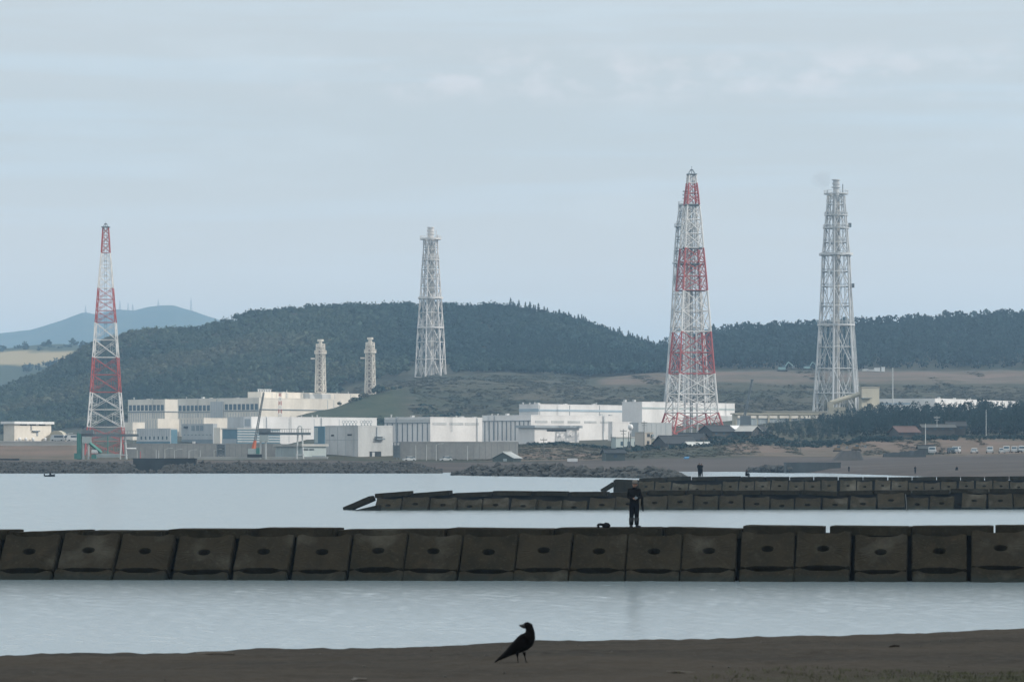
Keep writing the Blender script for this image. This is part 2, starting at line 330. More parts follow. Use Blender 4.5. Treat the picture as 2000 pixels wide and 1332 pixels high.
wy = np.array(wy); wt = np.linspace(-.19, .19, 420); WX, WY = np.meshgrid(wt, wy); WX = WX * WY; sc_ = (WY / 100) ** .85; eta = 100 * (WY / 100) ** .15 / .15; xi = WX / sc_; WZ = np.zeros_like(WX); rw = np.random.default_rng(4)
for k in range(30):                                  # short wind chop, crests mostly along the shore
    lam = rw.uniform(.27, .75); th_ = rw.normal() * .75; kk = 2 * math.pi / lam; WZ += WAVE / kk * math.sqrt(2 / 30) * np.sin(kk * (math.cos(th_) * eta + math.sin(th_) * xi) + rw.uniform(0, 6.28))
pat = 1 + .2 * np.sin(eta * .11 + 1.3 * np.sin(xi * .05)) * np.sin(xi * .021 + eta * .05); WZ *= sc_ * pat
wi = np.arange(WX.size).reshape(WX.shape); WV = np.concatenate([np.stack([WX, WY, WZ], 2).reshape(-1, 3), [[-6000, 15, -.5], [6000, 15, -.5], [6000, 2600, -.5], [-6000, 2600, -.5]]]); n0 = WX.size
WF = np.concatenate([np.stack([wi[:-1, :-1].ravel(), wi[:-1, 1:].ravel(), wi[1:, 1:].ravel(), wi[1:, :-1].ravel()], 1), [[n0, n0 + 1, n0 + 2, n0 + 3]]])
tag(np_mesh('water', WV, WF, g.mat, smooth=True), 'calm pale sea with fine ripples', 'water', kind='structure')

# near beach with its berm crest
bx = np.concatenate([np.linspace(-60, -9, 30), np.arange(-8.9, 9, .1), np.linspace(9.1, 60, 30)]); by = np.concatenate([np.linspace(-60, 20, 20), np.arange(20.3, 40, .14), np.linspace(40.2, 70, 40)])
XX, YY = np.meshgrid(bx, by); px = 1000 + XX / np.maximum(YY, 20) * F
crest = HC - (ip(XX / 36 * F + 1000, [-200, 0, 300, 430, 700, 1000, 1300, 1700, 2000, 2300], [1283, 1277, 1275, 1271, 1267, 1255, 1248, 1241, 1228, 1220]) - HZ) * 36 / F
back = HC - 408 * 30 / F; tt = np.clip((YY - 30) / 6, 0, 1); ZZ = back + .012 * (30 - YY) * (YY < 30) + (crest - back) * tt * tt * (3 - 2 * tt)
ZZ = np.where(YY > 36, crest - .010 * (YY - 36) ** 1.5 - .06 * (YY - 36), ZZ)
for i in range(XX.shape[0]):
    for j in range(XX.shape[1]):
        q = Vector((XX[i, j], YY[i, j], 0)); ZZ[i, j] += .035 * noise.fractal(q * .6, 1, 2, 3) + .016 * noise.fractal(q * 4.5, .8, 2, 3)
ii = np.arange(XX.size).reshape(XX.shape)
tag(np_mesh('beach', np.stack([XX, YY, ZZ], 2).reshape(-1, 3), np.stack([ii[:-1, :-1].ravel(), ii[:-1, 1:].ravel(), ii[1:, 1:].ravel(), ii[1:, :-1].ravel()], 1), SAND, smooth=True), 'dark sand beach in the foreground', 'beach', kind='structure')
def beach_z(x, y):
    i = int(np.argmin(abs(by - y))); j = int(np.argmin(abs(bx - x))); return ZZ[i, j]
# ------------------------------------------------------------------ far mountain and far left ridge
def ridge_mesh(name, label, pts, Y, depth, zfoot, mat, x0, x1, nz=14, rough=.04):
    X = np.arange(x0, x1 + 1, 6.0); V = []
    for k in range(nz + 1):
        t = k / nz; r = []
        for x in X:
            zt = zpx(ip(x, *zip(*pts)), Y); yy = Y - depth * (1 - t)
            z = zfoot + (zt - zfoot) * (t ** .8); P = Vector(((x - 1000) / F * yy, yy, 0))
            z += (zt - zfoot) * rough * noise.fractal(P * (4.0 / depth), 1, 2, 5) * (t + .15)
            r.append((P.x, P.y, z))
        V.append(r)
    for k in (1, 2): V.append([((x - 1000) / F * (Y + depth * .5 * k), Y + depth * .5 * k, zfoot + (V[nz][i][2] - zfoot) * (1 - .5 * k)) for i, x in enumerate(X)])
    V = np.array(V); a, b_ = V.shape[:2]; q = np.arange(a * b_).reshape(a, b_)
    return tag(np_mesh(name, V.reshape(-1, 3), np.stack([q[:-1, :-1].ravel(), q[:-1, 1:].ravel(), q[1:, 1:].ravel(), q[1:, :-1].ravel()], 1), mat, smooth=True), label, 'hills', kind='structure')
g = G('far_wood'); g.base(g.mix(g.rng(g.noise(.01, 6), .4, .65), (.028, .045, .03), (.055, .065, .04))); g.rough(.95); FARW = g.mat
MPTS = [(-600, 690), (-200, 665), (0, 650), (60, 645), (110, 630), (150, 617), (165, 612), (185, 616), (230, 606), (262, 608), (290, 600), (315, 597), (340, 596), (352, 600), (375, 606), (420, 621), (480, 640), (640, 690), (900, 760)]
ridge_mesh('mountain', 'hazy blue mountain far behind the hill', MPTS, 7600, 1300, 5, FARW, -600, 900, rough=.02)
g = G('far_ridge_cover'); zz = g.new('ShaderNodeSeparateXYZ'); g.ln(g.pos(), zz.inputs[0]); nn = g.noise(.02, 4); fz = g.math('ADD', zz.outputs[2], g.math('MULTIPLY', nn, 14))
f1 = g.math('MULTIPLY', g.rng(fz, 92, 96), g.rng(fz, 106, 110, 1, 0)); g.base(g.mix(f1, (.035, .05, .034), (.30, .24, .14))); g.rough(.95)
ridge_mesh('hills', 'wooded low ridge with a tan field behind the left slope', [(-600, 690), (-100, 682), (0, 681), (80, 675), (160, 673), (240, 676), (400, 700), (600, 760)], 3300, 500, 8, g.mat, -600, 600, rough=.03)
for (x, yt, yb) in ((167, 596, 612), (234, 585, 606), (250, 590, 607), (259, 592, 607), (309, 584, 598), (373, 580, 606)):
    p = W(x, yb + 3, 7560); h = (yb + 3 - yt) * S(7560); t = thing('radio_mast', {167: 'thin hazy mast on the far mountain, left of the red and white tower', 234: 'thin hazy mast on the far mountain just right of the red and white tower', 250: 'second hazy mast right of the red and white tower on the mountain', 259: 'short faint mast in the dip of the far mountain skyline', 309: 'faint mast just left of the far mountain summit', 373: 'tallest hazy mast on the right shoulder of the far mountain'}[x], 'mast', p, 0, 'masts on the far mountain')
    a = MB(); 
    for s in range(3):
        aa = s * 2.1; a.tube((3.2 * math.cos(aa), 3.2 * math.sin(aa), -2), (.5 * math.cos(aa), .5 * math.sin(aa), h * .8), .45, .3, 4)
    for q in range(1, 9): a.box(-2.5 + q * .2, 2.5 - q * .2, -.3, .3, h * .09 * q, h * .09 * q + .6)
    a.build('lattice', MASTM, t); a = MB(); a.tube((0, 0, h * .78), (0, 0, h), .5, .2, 5); a.build('antenna', MASTM, t)

# ------------------------------------------------------------------ foliage
def leaf_cloud(n, shape, size, seed):
    """n small quads through a crown volume -> (V (n*4,3), quads)"""
    r = np.random.default_rng(seed); V = []
    for i in range(n):
        c = shape(r); d = r.normal(size=3); d /= np.linalg.norm(d); d[2] = abs(d[2]) * .6 + .25; d /= np.linalg.norm(d)
        a = np.cross(d, r.normal(size=3)); a /= np.linalg.norm(a); b = np.cross(d, a); s = size * r.uniform(.6, 1.3)
        V += [c + a * s + b * s * .3, c + b * s * .9 - a * s * .2, c - a * s - b * s * .2, c - b * s * .8 + a * s * .3]
    return np.array(V)
def broad(r):                                   # uneven lobed crown, about 1 wide, 1 high
    lob = [(0, 0, .62, .36), (.25, .1, .45, .27), (-.26, -.08, .48, .26), (.05, -.28, .42, .25), (-.05, .27, .5, .25)]
    x, y, z, q = lob[r.integers(len(lob))]; d = r.normal(size=3); d /= np.linalg.norm(d); return np.array([x, y, z]) + d * q * r.uniform(.55, 1)
def conif(r):
    t = r.uniform(.12, 1) ** .8; a = r.uniform(0, 6.28); w_ = (1.04 - t) * .42 * (.75 + .35 * math.sin(t * 38)) * r.uniform(.3, 1)
    return np.array([math.cos(a) * w_, math.sin(a) * w_, t])
def pine(r):                                    # bare stem below, irregular layered head
    lay = [(.16, .30), (.32, .30), (.46, .32), (.58, .30), (.7, .26), (.82, .24), (.93, .14)]; i = r.integers(7); z, q = lay[i]
    a = r.uniform(0, 6.28) ; w_ = q * math.sqrt(r.uniform(0, 1)); o = .10 * math.sin(i * 2.3 + 1)
    return np.array([math.cos(a) * w_ + o, math.sin(a) * w_ - o * .6, z + r.normal() * .035])
def bushy(r):
    d = r.normal(size=3); d /= np.linalg.norm(d); p = d * np.array([.5, .5, .5]) * r.uniform(.5, 1); p[2] = abs(p[2]) * 1.4; return p
def scatter(name, label, P, Hs, wf, shape, n, size, mat, nvar=6, seed=1, tint=None, cat='wood', upb=.35):
    """many crowns merged in one mesh (stuff)"""
    var = [leaf_cloud(n, shape, size, seed * 50 + k) for k in range(nvar)]; r = np.random.default_rng(seed); VS = []; TI = []; CN = []
    for i, (p, h) in enumerate(zip(P, Hs)):
        v = var[r.integers(nvar)]; a = r.uniform(0, 6.28); c, s = math.cos(a), math.sin(a); wv = h * wf * r.uniform(.8, 1.25)
        q = np.empty_like(v); q[:, 0] = (v[:, 0] * c - v[:, 1] * s) * wv + p[0]; q[:, 1] = (v[:, 0] * s + v[:, 1] * c) * wv + p[1]; q[:, 2] = v[:, 2] * h + p[2]
        VS.append(q); e_ = q - np.array([p[0], p[1], p[2] + h * .35]); e_ /= np.linalg.norm(e_, axis=1)[:, None]; e_[:, 2] += upb; CN.append(e_); TI.append(np.full(len(v), r.uniform() if tint is None else tint[i]))
    V = np.concatenate(VS); Q = np.arange(len(V)).reshape(-1, 4)
    return tag(np_mesh(name, V, Q, mat, attr={'tint': np.concatenate(TI), 'cn': np.concatenate(CN)}), label, cat, kind='stuff')
def area(n, x0, x1, Y0, Y1, seed, keep=None):
    r = np.random.default_rng(seed); x = r.uniform(x0, x1, n); Y = np.sqrt(r.uniform(Y0 ** 2, Y1 ** 2, n))
    if keep is not None: m = keep(x, Y); x, Y = x[m], Y[m]
    return x, Y, np.stack([(x - 1000) / F * Y, Y, ground_z(x, Y)], 1)
hx, hy, hp = area(15000, -480, 1330, 1820, 2330, 11, lambda x, Y: ~((x > 230) & (x < 700) & (Y < 1850)) & ~((x > 660) & (Y < 1905)) & ~((abs(x - 841) < 45) & (Y < 1960)))
hh = RNG.uniform(3.2, 6.4, len(hx)) * ip(hx, [-500, 300, 900, 1300], [.85, .95, 1.1, 1.3])
ht = np.array([noise.fractal(Vector((a * .009, b_ * .009, 0)), 1, 2, 4) for a, b_ in zip(hp[:, 0], hp[:, 1])]) * .45 + .40 + ip(hx, [-500, 500, 760, 900], [.16, .22, .05, -.25]) + RNG.normal(size=len(hx)) * .055
scatter('hill_wood', 'scrubby mixed wood covering the big hill', hp, hh, 1.05, broad, 54, .125, LEAF_H, seed=3, tint=np.clip(ht, 0, 1))
px_, py_, pp = area(3600, 1340, 2450, 2000, 2330, 12)
scatter('plateau_pinewood', 'dark pinewood behind the brown plateau on the right', pp, RNG.uniform(8, 12, len(px_)), .75, pine, 34, .10, LEAF_P, seed=4)
px_, py_, pp = area(520, 960, 1345, 1930, 2080, 13); scatter('dark_conifer_wood', 'dark conifer wood on the hill shoulder behind the pylon', pp, RNG.uniform(7, 11, len(px_)), .6, conif, 34, .09, LEAF_P, seed=5)
px_, py_, pp = area(1900, 1430, 2400, 1130, 1380, 14, lambda x, Y: (x - 1400) / 600 * 400 + 30 > (Y - 1130) * .6)
scatter('pinewood', 'dense pine wood behind the brown beach slope', pp, RNG.uniform(5.5, 8.5, len(px_)) * ip(px_, [1430, 1600, 1700, 2400], [.28, .4, .8, 1.05]), .6, pine, 60, .062, LEAF_P, seed=6)
ux, uy, up = area(9000, 660, 2450, 1520, 1890, 15, lambda x, Y: ~((x < 800) & (Y < 1700)) & ~((x > 1150) & (Y > 1735) & (np.sin(x * .021) + np.sin(x * .057 + Y * .02) < 1.5)))
scatter('undergrowth', 'low brown and green scrub on the slope behind the plant', up, RNG.uniform(.45, 1.1, len(ux)), 4.2, bushy, 26, .15, LEAF_B, seed=7, cat='undergrowth', upb=2.6)
ux, uy, up = area(5000, 880, 2450, 985, 1160, 16, lambda x, Y: (np.sin(x * .018 + 1) + np.sin(x * .05 + Y * .03) > .1) | (x < 1480))
scatter('scrub', 'low scrub and dry weeds on the bank above the beach', up, RNG.uniform(.3, .75, len(ux)), 3.6, bushy, 24, .15, LEAF_B, seed=8, cat='scrub', upb=2.4)
ux, uy, up = area(800, 1480, 2450, 1055, 1120, 18); scatter('shore_bushes', 'dark bushes in front of the shore pinewood', up, RNG.uniform(.7, 1.9, len(ux)), 1.5, bushy, 40, .13, LEAF_P, seed=10, cat='bushes', upb=.9)
ux, uy, up = area(520, 1030, 1520, 1062, 1150, 19, lambda x, Y: (x > 1200) | (Y > 1120)); scatter('village_bushes', 'dark bushes around the cottages and below the white halls', up, RNG.uniform(.6, 1.7, len(ux)), 1.6, bushy, 40, .13, LEAF_P, seed=12, cat='bushes', upb=.9)
ux, uy, up = area(420, 690, 900, 1500, 1600, 20, lambda x, Y: (x - 690) / 210 + .25 * np.sin(x * .07) > (Y - 1500) / 110); scatter('hillock_scrub', 'dark scrub on the lower right side of the green hillock', up, RNG.uniform(.9, 2.2, len(ux)), 1.7, bushy, 40, .13, LEAF_H, seed=13, cat='scrub', upb=.9)
rx_, _, rp = area(420, -500, 560, 3120, 3300, 17); rp[:, 2] = [zpx(ip(x, [-600, -100, 0, 80, 160, 240, 400, 600], [690, 682, 681, 675, 673, 676, 700, 760]), 3300) - (3300 - y) * .16 - 2 for x, y in zip(rx_, rp[:, 1])]
rp = rp[(rp[:, 1] > 3255) | (rp[:, 1] < 3160)]; scatter('ridge_wood', 'tree line along the low ridge above the tan field', rp, RNG.uniform(6, 10, len(rp)), .9, broad, 30, .17, LEAF_P, seed=9)
def tree_kind(shape, n, size, mat, seeds, wf):
    out = []
    for s in seeds:
        v = leaf_cloud(n, shape, size, 900 + s); v[:, :2] *= wf; v[:, :2] += 0
        t = thing('pine_tree', 'x', 'tree'); np_mesh('crown', v, np.arange(len(v)).reshape(-1, 4), mat, t, attr={'tint': np.full(len(v), random.random()), 'cn': (v - [0, 0, .4]) / np.linalg.norm(v - [0, 0, .4], axis=1)[:, None] + [0, 0, .35]})
        a = MB(); a.tube((0, 0, -.08), (.01, 0, .45), .022, .016, 6); a.tube((.01, 0, .45), (.0, .01, .95), .016, .006, 5)
        for k in range(4):
            q = k * 1.7; a.tube((0, 0, .45 + .12 * k), (.16 * wf * math.cos(q), .16 * wf * math.sin(q), .52 + .12 * k), .008, .003, 4)
        a.build('trunk', BARK, t); out.append(t)
    return out
def plant(kinds, spots, name, label, group):
    used = set()
    for i, (x, Y, h) in enumerate(spots):
        j = i % len(kinds); o = kinds[j] if j not in used else copy_tree(kinds[j]); used.add(j)
        o.name = name; o.location = WG(x, Y, -.1); o.scale = (h, h, h * random.uniform(.95, 1.1)); o.rotation_euler = (0, 0, random.uniform(0, 6.28)); tag(o, label, 'tree', group)
rr = random.Random(5)
con = tree_kind(conif, 170, .045, LEAF_P, range(5), .95)
plant(con, [(x + rr.uniform(-4, 4), rr.uniform(2225, 2275), rr.uniform(6, 9.5) * (1.0 if x > 985 else .6)) for x in np.linspace(960, 1292, 110)], 'conifer', 'dark pointed conifer standing up from the hill crest against the sky', 'conifers on the hill crest')
pk = tree_kind(pine, 190, .05, LEAF_P, range(10, 15), 1.0)
plant(pk, [(x + rr.uniform(-5, 5), rr.uniform(2230, 2300), rr.uniform(8, 12.5)) for x in list(np.linspace(1292, 1312, 3)) + list(np.linspace(1388, 2030, 62))], 'pine_tree', 'dark pine on the skyline of the right hand plateau wood', 'pines on the right skyline')
pk2 = tree_kind(pine, 330, .038, LEAF_P, range(20, 26), .95)
plant(pk2, [(x + rr.uniform(-6, 6), 1150 + rr.uniform(0, 1) * ip(x, [1450, 2050], [60, 190]), rr.uniform(5.5, 9) * ip(x, [1440, 1600, 1700, 2050], [.3, .42, .85, 1.1])) for x in np.linspace(1440, 2050, 120)], 'pine_tree', 'dark pine of the shore wood in front of the tan and white plant buildings', 'pines of the shore wood')

sh = tree_kind(broad, 150, .10, LEAF_H, range(30, 34), 1.1)
for q in sh: q.name = 'shrub'
plant(sh, [(663, 1598, 2.4), (684, 1600, 2.0), (692, 1603, 3.2), (703, 1606, 2.2), (709, 1610, 3.6), (718, 1614, 2.0), (735, 1622, 4.6), (742, 1626, 5.2), (749, 1630, 4.0), (757, 1634, 3.0), (768, 1640, 2.6), (782, 1648, 2.0)], 'shrub', 'dark shrub on the crest of the green hillock beside the short right stack', 'shrubs along the hillock crest')

# ------------------------------------------------------------------ buildings
class Bldg:
    """a box building seen over its corner: left face (local x = 0) and right face (local y = 0)"""
    def __init__(s, name, label, xc, xl, xr, ytop, ybase, Y, mat, yaw=50, cat='building', group=None, roof=None, over=0.0, rh=.5, sink=3):
        th = R(yaw); s.c, s.s = math.cos(th), math.sin(th); s.Y = Y; s.X = (xc - 1000) / F * Y; s.z0 = zpx(ybase, Y); s.h = zpx(ytop, Y) - s.z0
        s.Lr = s.sr(xr); s.Ll = s.tl(xl); s.mat = mat
        s.o = thing(name, label, cat, (s.X, Y, s.z0), th, group)
        MB().box(0, s.Lr, 0, s.Ll, -sink, s.h - (rh if roof else 0)).build('wall', mat, s.o)
        if roof: MB().box(-over, s.Lr + over, -over, s.Ll + over, s.h - rh, s.h).build('roof', roof, s.o)
        else:
            a = MB(); e = .25
            a.box(-.06, s.Lr + .06, -.06, e, s.h, s.h + .35); a.box(-.06, e, e, s.Ll + .06, s.h, s.h + .35); a.box(e, s.Lr + .06, s.Ll - e, s.Ll + .06, s.h, s.h + .35); a.box(s.Lr - e, s.Lr + .06, e, s.Ll - e, s.h, s.h + .35)
            a.build('parapet', mat, s.o)
    def sr(s, x): t = (x - 1000) / F; return (t * s.Y - s.X) / (s.c - t * s.s)
    def tl(s, x): t = (x - 1000) / F; return (s.X - t * s.Y) / (s.s + t * s.c)
    def z(s, y): return zpx(y, s.Y) - s.z0
    def right(s, name, x0, x1, y0, y1, mat, out=.12, mb=None):
        a = mb or MB(); a.box(s.sr(x0), s.sr(x1), -out, .06, s.z(y1), s.z(y0)); return None if mb else a.build(name, mat, s.o)
    def left(s, name, x0, x1, y0, y1, mat, out=.12, mb=None):
        a = mb or MB(); t0, t1 = sorted((s.tl(x0), s.tl(x1))); a.box(-out, .06, t0, t1, s.z(y1), s.z(y0)); return None if mb else a.build(name, mat, s.o)
    def seams(s, side, x0, x1, n, y0, y1, mat, w_=.28, out=.05, name='seam'):
        for i in range(n):
            a = MB(); x = x0 + (x1 - x0) * (i + .5) / n
            if side == 'r': q = s.sr(x); a.box(q - w_ / 2, q + w_ / 2, -out, .05, s.z(y1), s.z(y0))
            else: q = s.tl(x); a.box(-out, .05, q - w_ / 2, q + w_ / 2, s.z(y1), s.z(y0))
            a.build(name, mat, s.o)
    def windows(s, side, x0, x1, n, y0, y1, fill=.72, mat=None):
        st = (x1 - x0) / n
        for i in range(n):
            xa = x0 + st * (i + (1 - fill) / 2); (s.right if side == 'r' else s.left)('window', xa, xa + st * fill, y0, y1, mat or GLASS, out=.09)
    def kit(s, side, x0, x1, seed, pipes=2, vents=4, drop=None):
        r = random.Random(seed); Lx = s.Lr if side == 'r' else s.Ll
        for k in range(pipes):
            q = (s.sr if side == 'r' else s.tl)(r.uniform(x0, x1)); a = MB(); z0 = -1 if drop is None else s.h * drop
            P = (lambda d, z: (q, -d, z)) if side == 'r' else (lambda d, z: (-d, q, z))
            a.path([P(.3, z0), P(.3, s.h - .3), P(-.3, s.h + .5)], .16); [a.tube(P(0, z), P(.32, z), .07, n=4) for z in (s.h * .4, s.h * .7)]; a.build('pipe', LINEL, s.o)
        for k in range(vents):
            q = (s.sr if side == 'r' else s.tl)(r.uniform(x0, x1)); e = r.uniform(.8, 3.5); hh = r.uniform(.6, 1.3); X, Y_ = (q, e) if side == 'r' else (e, q); a = MB()
            if r.random() < .5: a.tube((X, Y_, s.h - .1), (X, Y_, s.h + hh), .22, n=8); a.tube((X, Y_, s.h + hh), (X, Y_, s.h + hh + .2), .38, n=8)
            else: a.box(X - .7, X + .7, Y_ - .5, Y_ + .5, s.h - .1, s.h + hh * .8); a.box(X - .8, X + .8, Y_ - .6, Y_ + .6, s.h + hh * .8, s.h + hh * .8 + .12)
            a.build('roof_vent', PANEL, s.o)
        q = (s.sr if side == 'r' else s.tl)(r.uniform(x0, x1)); a = MB(); P = (lambda o, d, z: (q + o, -d, z)) if side == 'r' else (lambda o, d, z: (-d, q + o, z)); z0 = s.h * .45
        for o_ in (-.3, .3): a.tube(P(o_, .35, z0), P(o_, .35, s.h + .9), .06, n=4)
        for k in range(int((s.h - z0) / .6)): a.tube(P(-.3, .35, z0 + k * .6), P(.3, .35, z0 + k * .6), .04, n=4)
        a.build('ladder', LINEL, s.o)
    def onroof(s, name, mb, mat): return mb.build(name, mat, s.o)

# small cream building far left
b = Bldg('storehouse', 'small cream building with a thin white overhanging roof at the far left', 28, 7, 100, 823, 862.5, 1100, CREAM, 55, roof=ROOFW, over=.7, rh=.8)
for x0, x1 in ((39, 52), (58, 70), (76, 88)): b.right('vent', x0, x1, 827.5, 830.5, DARK)
b.right('balcony', 62, 76, 840.5, 842.5, LINE, out=.6); b.right('door', 71, 74, 843, 851, LINEL)
for x in (34, 46, 60, 84):
    a = MB(); q = b.sr(x); a.lathe([(.3, 0), (.55, .3), (.55, .9), (.2, 1.2)], (q, -1.0, .2), 10); a.build('exhaust_hood', ROOFW, b.o)
a = MB(); b.right('', 60, 61, 831, 840, None, .3, a); a.build('pipe', LINEL, b.o)
m = MB(); p0 = WG(-60, 1066); p1 = WG(158, 1066)
t = thing('coping_wall', 'low pale coping wall along the top of the brown embankment at far left', 'wall', (p0.x, 1058, zpx(870, 1058)))
m.box(0, p1.x - p0.x, 0, .6, -1, 1.15); m.build('wall', CONCL, t); m = MB(); m.box(-.2, p1.x - p0.x + .2, -.15, .75, 1.15, 1.4); m.build('coping', PANEL, t)
p = W(110, 862, 1110); t = thing('domed_shed', 'rounded tan shed between the cream building and the red and white pylon', 'shed', p); 
m = MB(); prof = [(-2.6, 0), (-2.5, 1.6), (-1.8, 2.9), (-.6, 3.5), (.6, 3.5), (1.8, 2.9), (2.5, 1.6), (2.6, 0)]
for (a0, c0), (a1, c1) in zip(prof, prof[1:]): m.quad((a0, 0, c0), (a1, 0, c1), (a1, 9, c1), (a0, 9, c0))
m.poly([(a0, 0, c0) for a0, c0 in prof]); m.build('shell', TAN, t); m = MB(); m.box(-.9, .9, -.08, .05, 0, 2.3); m.build('door', LINEL, t)
def vehicle(name, label, cat, p, rz, Lc, Wd, H, paint_, kind='van', group=None, sc=1.0):
    t = thing(name, label, cat, p, rz, group); a = MB(); h0 = .32
    if kind == 'van':
        pr = [(-Lc / 2, h0), (-Lc / 2, h0 + .55), (-Lc / 2 + .12, H * .58), (-Lc / 2 + .45, H - .12), (-Lc / 2 + .65, H), (Lc / 2 - .15, H), (Lc / 2, H - .15), (Lc / 2, h0)]
    else:
        pr = [(-Lc / 2, h0), (-Lc / 2 + .05, h0 + .35), (-Lc / 2 + .9, H * .58), (-Lc / 2 + 1.5, H - .06), (-Lc / 2 + 1.8, H), (Lc / 2 - 1.1, H), (Lc / 2 - .3, H * .62), (Lc / 2, h0 + .4), (Lc / 2, h0)]
    k = len(pr); ins = lambda z: .10 * max(0, (z - H * .55) / (H * .45))
    for (x0, z0), (x1, z1) in zip(pr, pr[1:] + pr[:1]): a.quad((x0, -Wd / 2 + ins(z0), z0), (x1, -Wd / 2 + ins(z1), z1), (x1, Wd / 2 - ins(z1), z1), (x0, Wd / 2 - ins(z0), z0))
    a.poly([(x, -Wd / 2 + ins(z), z) for x, z in pr]); a.poly([(x, Wd / 2 - ins(z), z) for x, z in reversed(pr)]); a.build('body', paint_, t)
    for sgn in (-1, 1): a = MB(); a.box(-Lc * .22, Lc * .42, sgn * (Wd / 2 - .07) - .03, sgn * (Wd / 2 - .07) + .03, H * .6, H * .88); a.build('side_window', GLASS, t)
    a = MB(); i = pr[2] if kind == 'van' else pr[2]; j = pr[3]
    a.quad((i[0] - .02, -Wd * .4, i[1] + .05), (i[0] - .02, Wd * .4, i[1] + .05), (j[0] - .02, Wd * .38, j[1] - .03), (j[0] - .02, -Wd * .38, j[1] - .03)); a.build('windscreen', GLASS, t)
    a = MB(); e = pr[-2] if kind == 'van' else pr[-3]; a.box(Lc / 2 - .1 if kind == 'van' else Lc / 2 - .8, Lc / 2 + .012 if kind == 'van' else Lc / 2 - .45, -Wd * .38, Wd * .38, H * .58, H * .84); a.build('rear_window', GLASS, t)
    for x in (-Lc * .32, Lc * .32):
        for y in (-Wd / 2 + .02, Wd / 2 - .02):
            a = MB(); a.tube((x, y - .1, .31), (x, y + .1, .31), .31, n=12); a.build('wheel', TYRE, t)
    for y in (-Wd * .36, Wd * .36): a = MB(); a.box(-Lc / 2 - .03, -Lc / 2 + .05, y - .14, y + .14, h0 + .28, h0 + .45); a.build('headlight', LINEL, t)
    return t
for i, x in enumerate((114, 124, 134, 144)): vehicle('parked_truck', ['white van nearest the domed shed above the embankment', 'second white van right of the domed shed', 'third white van right of the domed shed, under the lamp', 'white van beside the green column of the gantry'][i], 'van', W(x, 862, 1095), R(12 * i - 20), 5.0, 1.9, 2.1, CARW, 'van')
def pole(name, label, cat, x, yt, yb, Y, r, mat, arm=0, cross=0, group=None):
    p = W(x, yb, Y); h = (yb - yt) * S(Y); t = thing(name, label, cat, (p.x, p.y, p.z), 0, group); a = MB(); a.tube((0, 0, -.6), (0, 0, h), r, r * .65, 7); a.build('post', mat, t)
    if arm:
        for sgn in ((-1, 1) if arm == 2 else (1,)):
            a = MB(); a.path([(0, 0, h - .2), (sgn * .9, 0, h + .25), (sgn * 1.9, 0, h + .3)], r * .5); a.box(sgn * 1.9 - .35, sgn * 1.9 + .35, -.15, .15, h + .22, h + .38); a.build('lamp_arm', mat, t)
    if cross:
        a = MB(); a.box(-1.0, 1.0, -.06, .06, h - .7, h - .55); a.box(-.7, .7, -.06, .06, h - 1.5, h - 1.37); a.build('crossarm', mat, t)
        a = MB(); [a.lathe([(.08, 0), (.1, .2), (.04, .3)], (q, 0, h - .55), 6) for q in (-.9, -.4, .4, .9)]; a.build('insulator', CONCL, t)
    return t
pole('lamp_post', 'double armed lamp post behind the white vans at the far left', 'lamp post', 129, 848, 862, 1120, .12, POLEW, 2)
pole('lamp_post', 'single armed lamp post left of the double armed one near the far left vans', 'lamp post', 122, 849, 862, 1125, .12, POLEW, 1)

# main plant, left group
b = Bldg('turbine_hall', 'grey and cream turbine hall with nine dark windows, leftmost of the large plant buildings', 322, 250, 347, 781, 864, 1640, CREAM, 50)
b.kit('l', 255, 318, 9, 0, 3, .4);
b.windows('l', 251, 321, 9, 790.5, 801.5); b.left('ledge', 250, 322, 803, 805, LINE, .3); b.right('ledge', 322, 347, 803, 804.4, LINE, .3); b.seams('l', 250, 322, 16, 806, 862, LINEL, .3, .04, 'pilaster')
b = Bldg('reactor_hall', 'very large cream plant hall with two long window rows and a dark ledge', 506, 347, 700, 778, 864, 1690, CREAM, 50)
b.kit('l', 350, 480, 10, 1, 4, .4);
b.windows('l', 348, 411, 8, 790, 801); b.windows('l', 438, 505, 8, 788.5, 800); b.left('panel', 412, 437, 783, 840, PANEL, .5); b.left('ledge', 347, 411, 802.5, 804, LINE, .3); b.left('ledge', 438, 506, 801, 802.5, LINE, .3); b.right('ledge', 506, 690, 798.6, 800, LINE, .35)
b.seams('l', 348, 505, 30, 806, 862, LINEL, .3, .04, 'pilaster'); b.seams('l', 413, 436, 5, 784, 839, LINEL, .3, .56, 'pilaster')
for k in range(3): a = MB(); q = b.sr(640 + k * 12); a.box(q - .2, q + .2, -.05, .05, b.z(797), b.z(779)); a.build('seam', LINEL, b.o)
b = Bldg('upper_hall', 'tall cream upper block with a grey panel standing for a shaded bay rising behind the large plant hall', 511, 484, 716, 766.5, 800, 1722, CREAM, 50)
b.kit('r', 520, 690, 8, 1, 5, .4);
b.right('recess_shade', 594, 645, 767.5, 778, PANEL, .4); b.seams('r', 516, 700, 6, 767, 778, LINEL, .3)  # raised grey panel; its tone stands in for shade under the stack
a = MB()
for k in range(8): q = b.sr(513 + k * 3.4); a.tube((q, 3, b.h), (q, 3, b.h + 1.5), .28, .28, 6); a.box(q - .4, q + .4, 2.6, 3.4, b.h + 1.5, b.h + 1.75)
a.build('roof_vents', ROOFW, b.o)
b = Bldg('annex', 'low grey annex with a bright cream end beside the left pylon foot', 259, 239, 283, 826, 866, 1560, CREAM, 50)
b = Bldg('annex', 'stepped cream annex before the gap between the window rows', 308, 284, 352, 819, 866, 1600, CREAM, 50); b.seams('l', 285, 307, 4, 820, 860, LINEL)
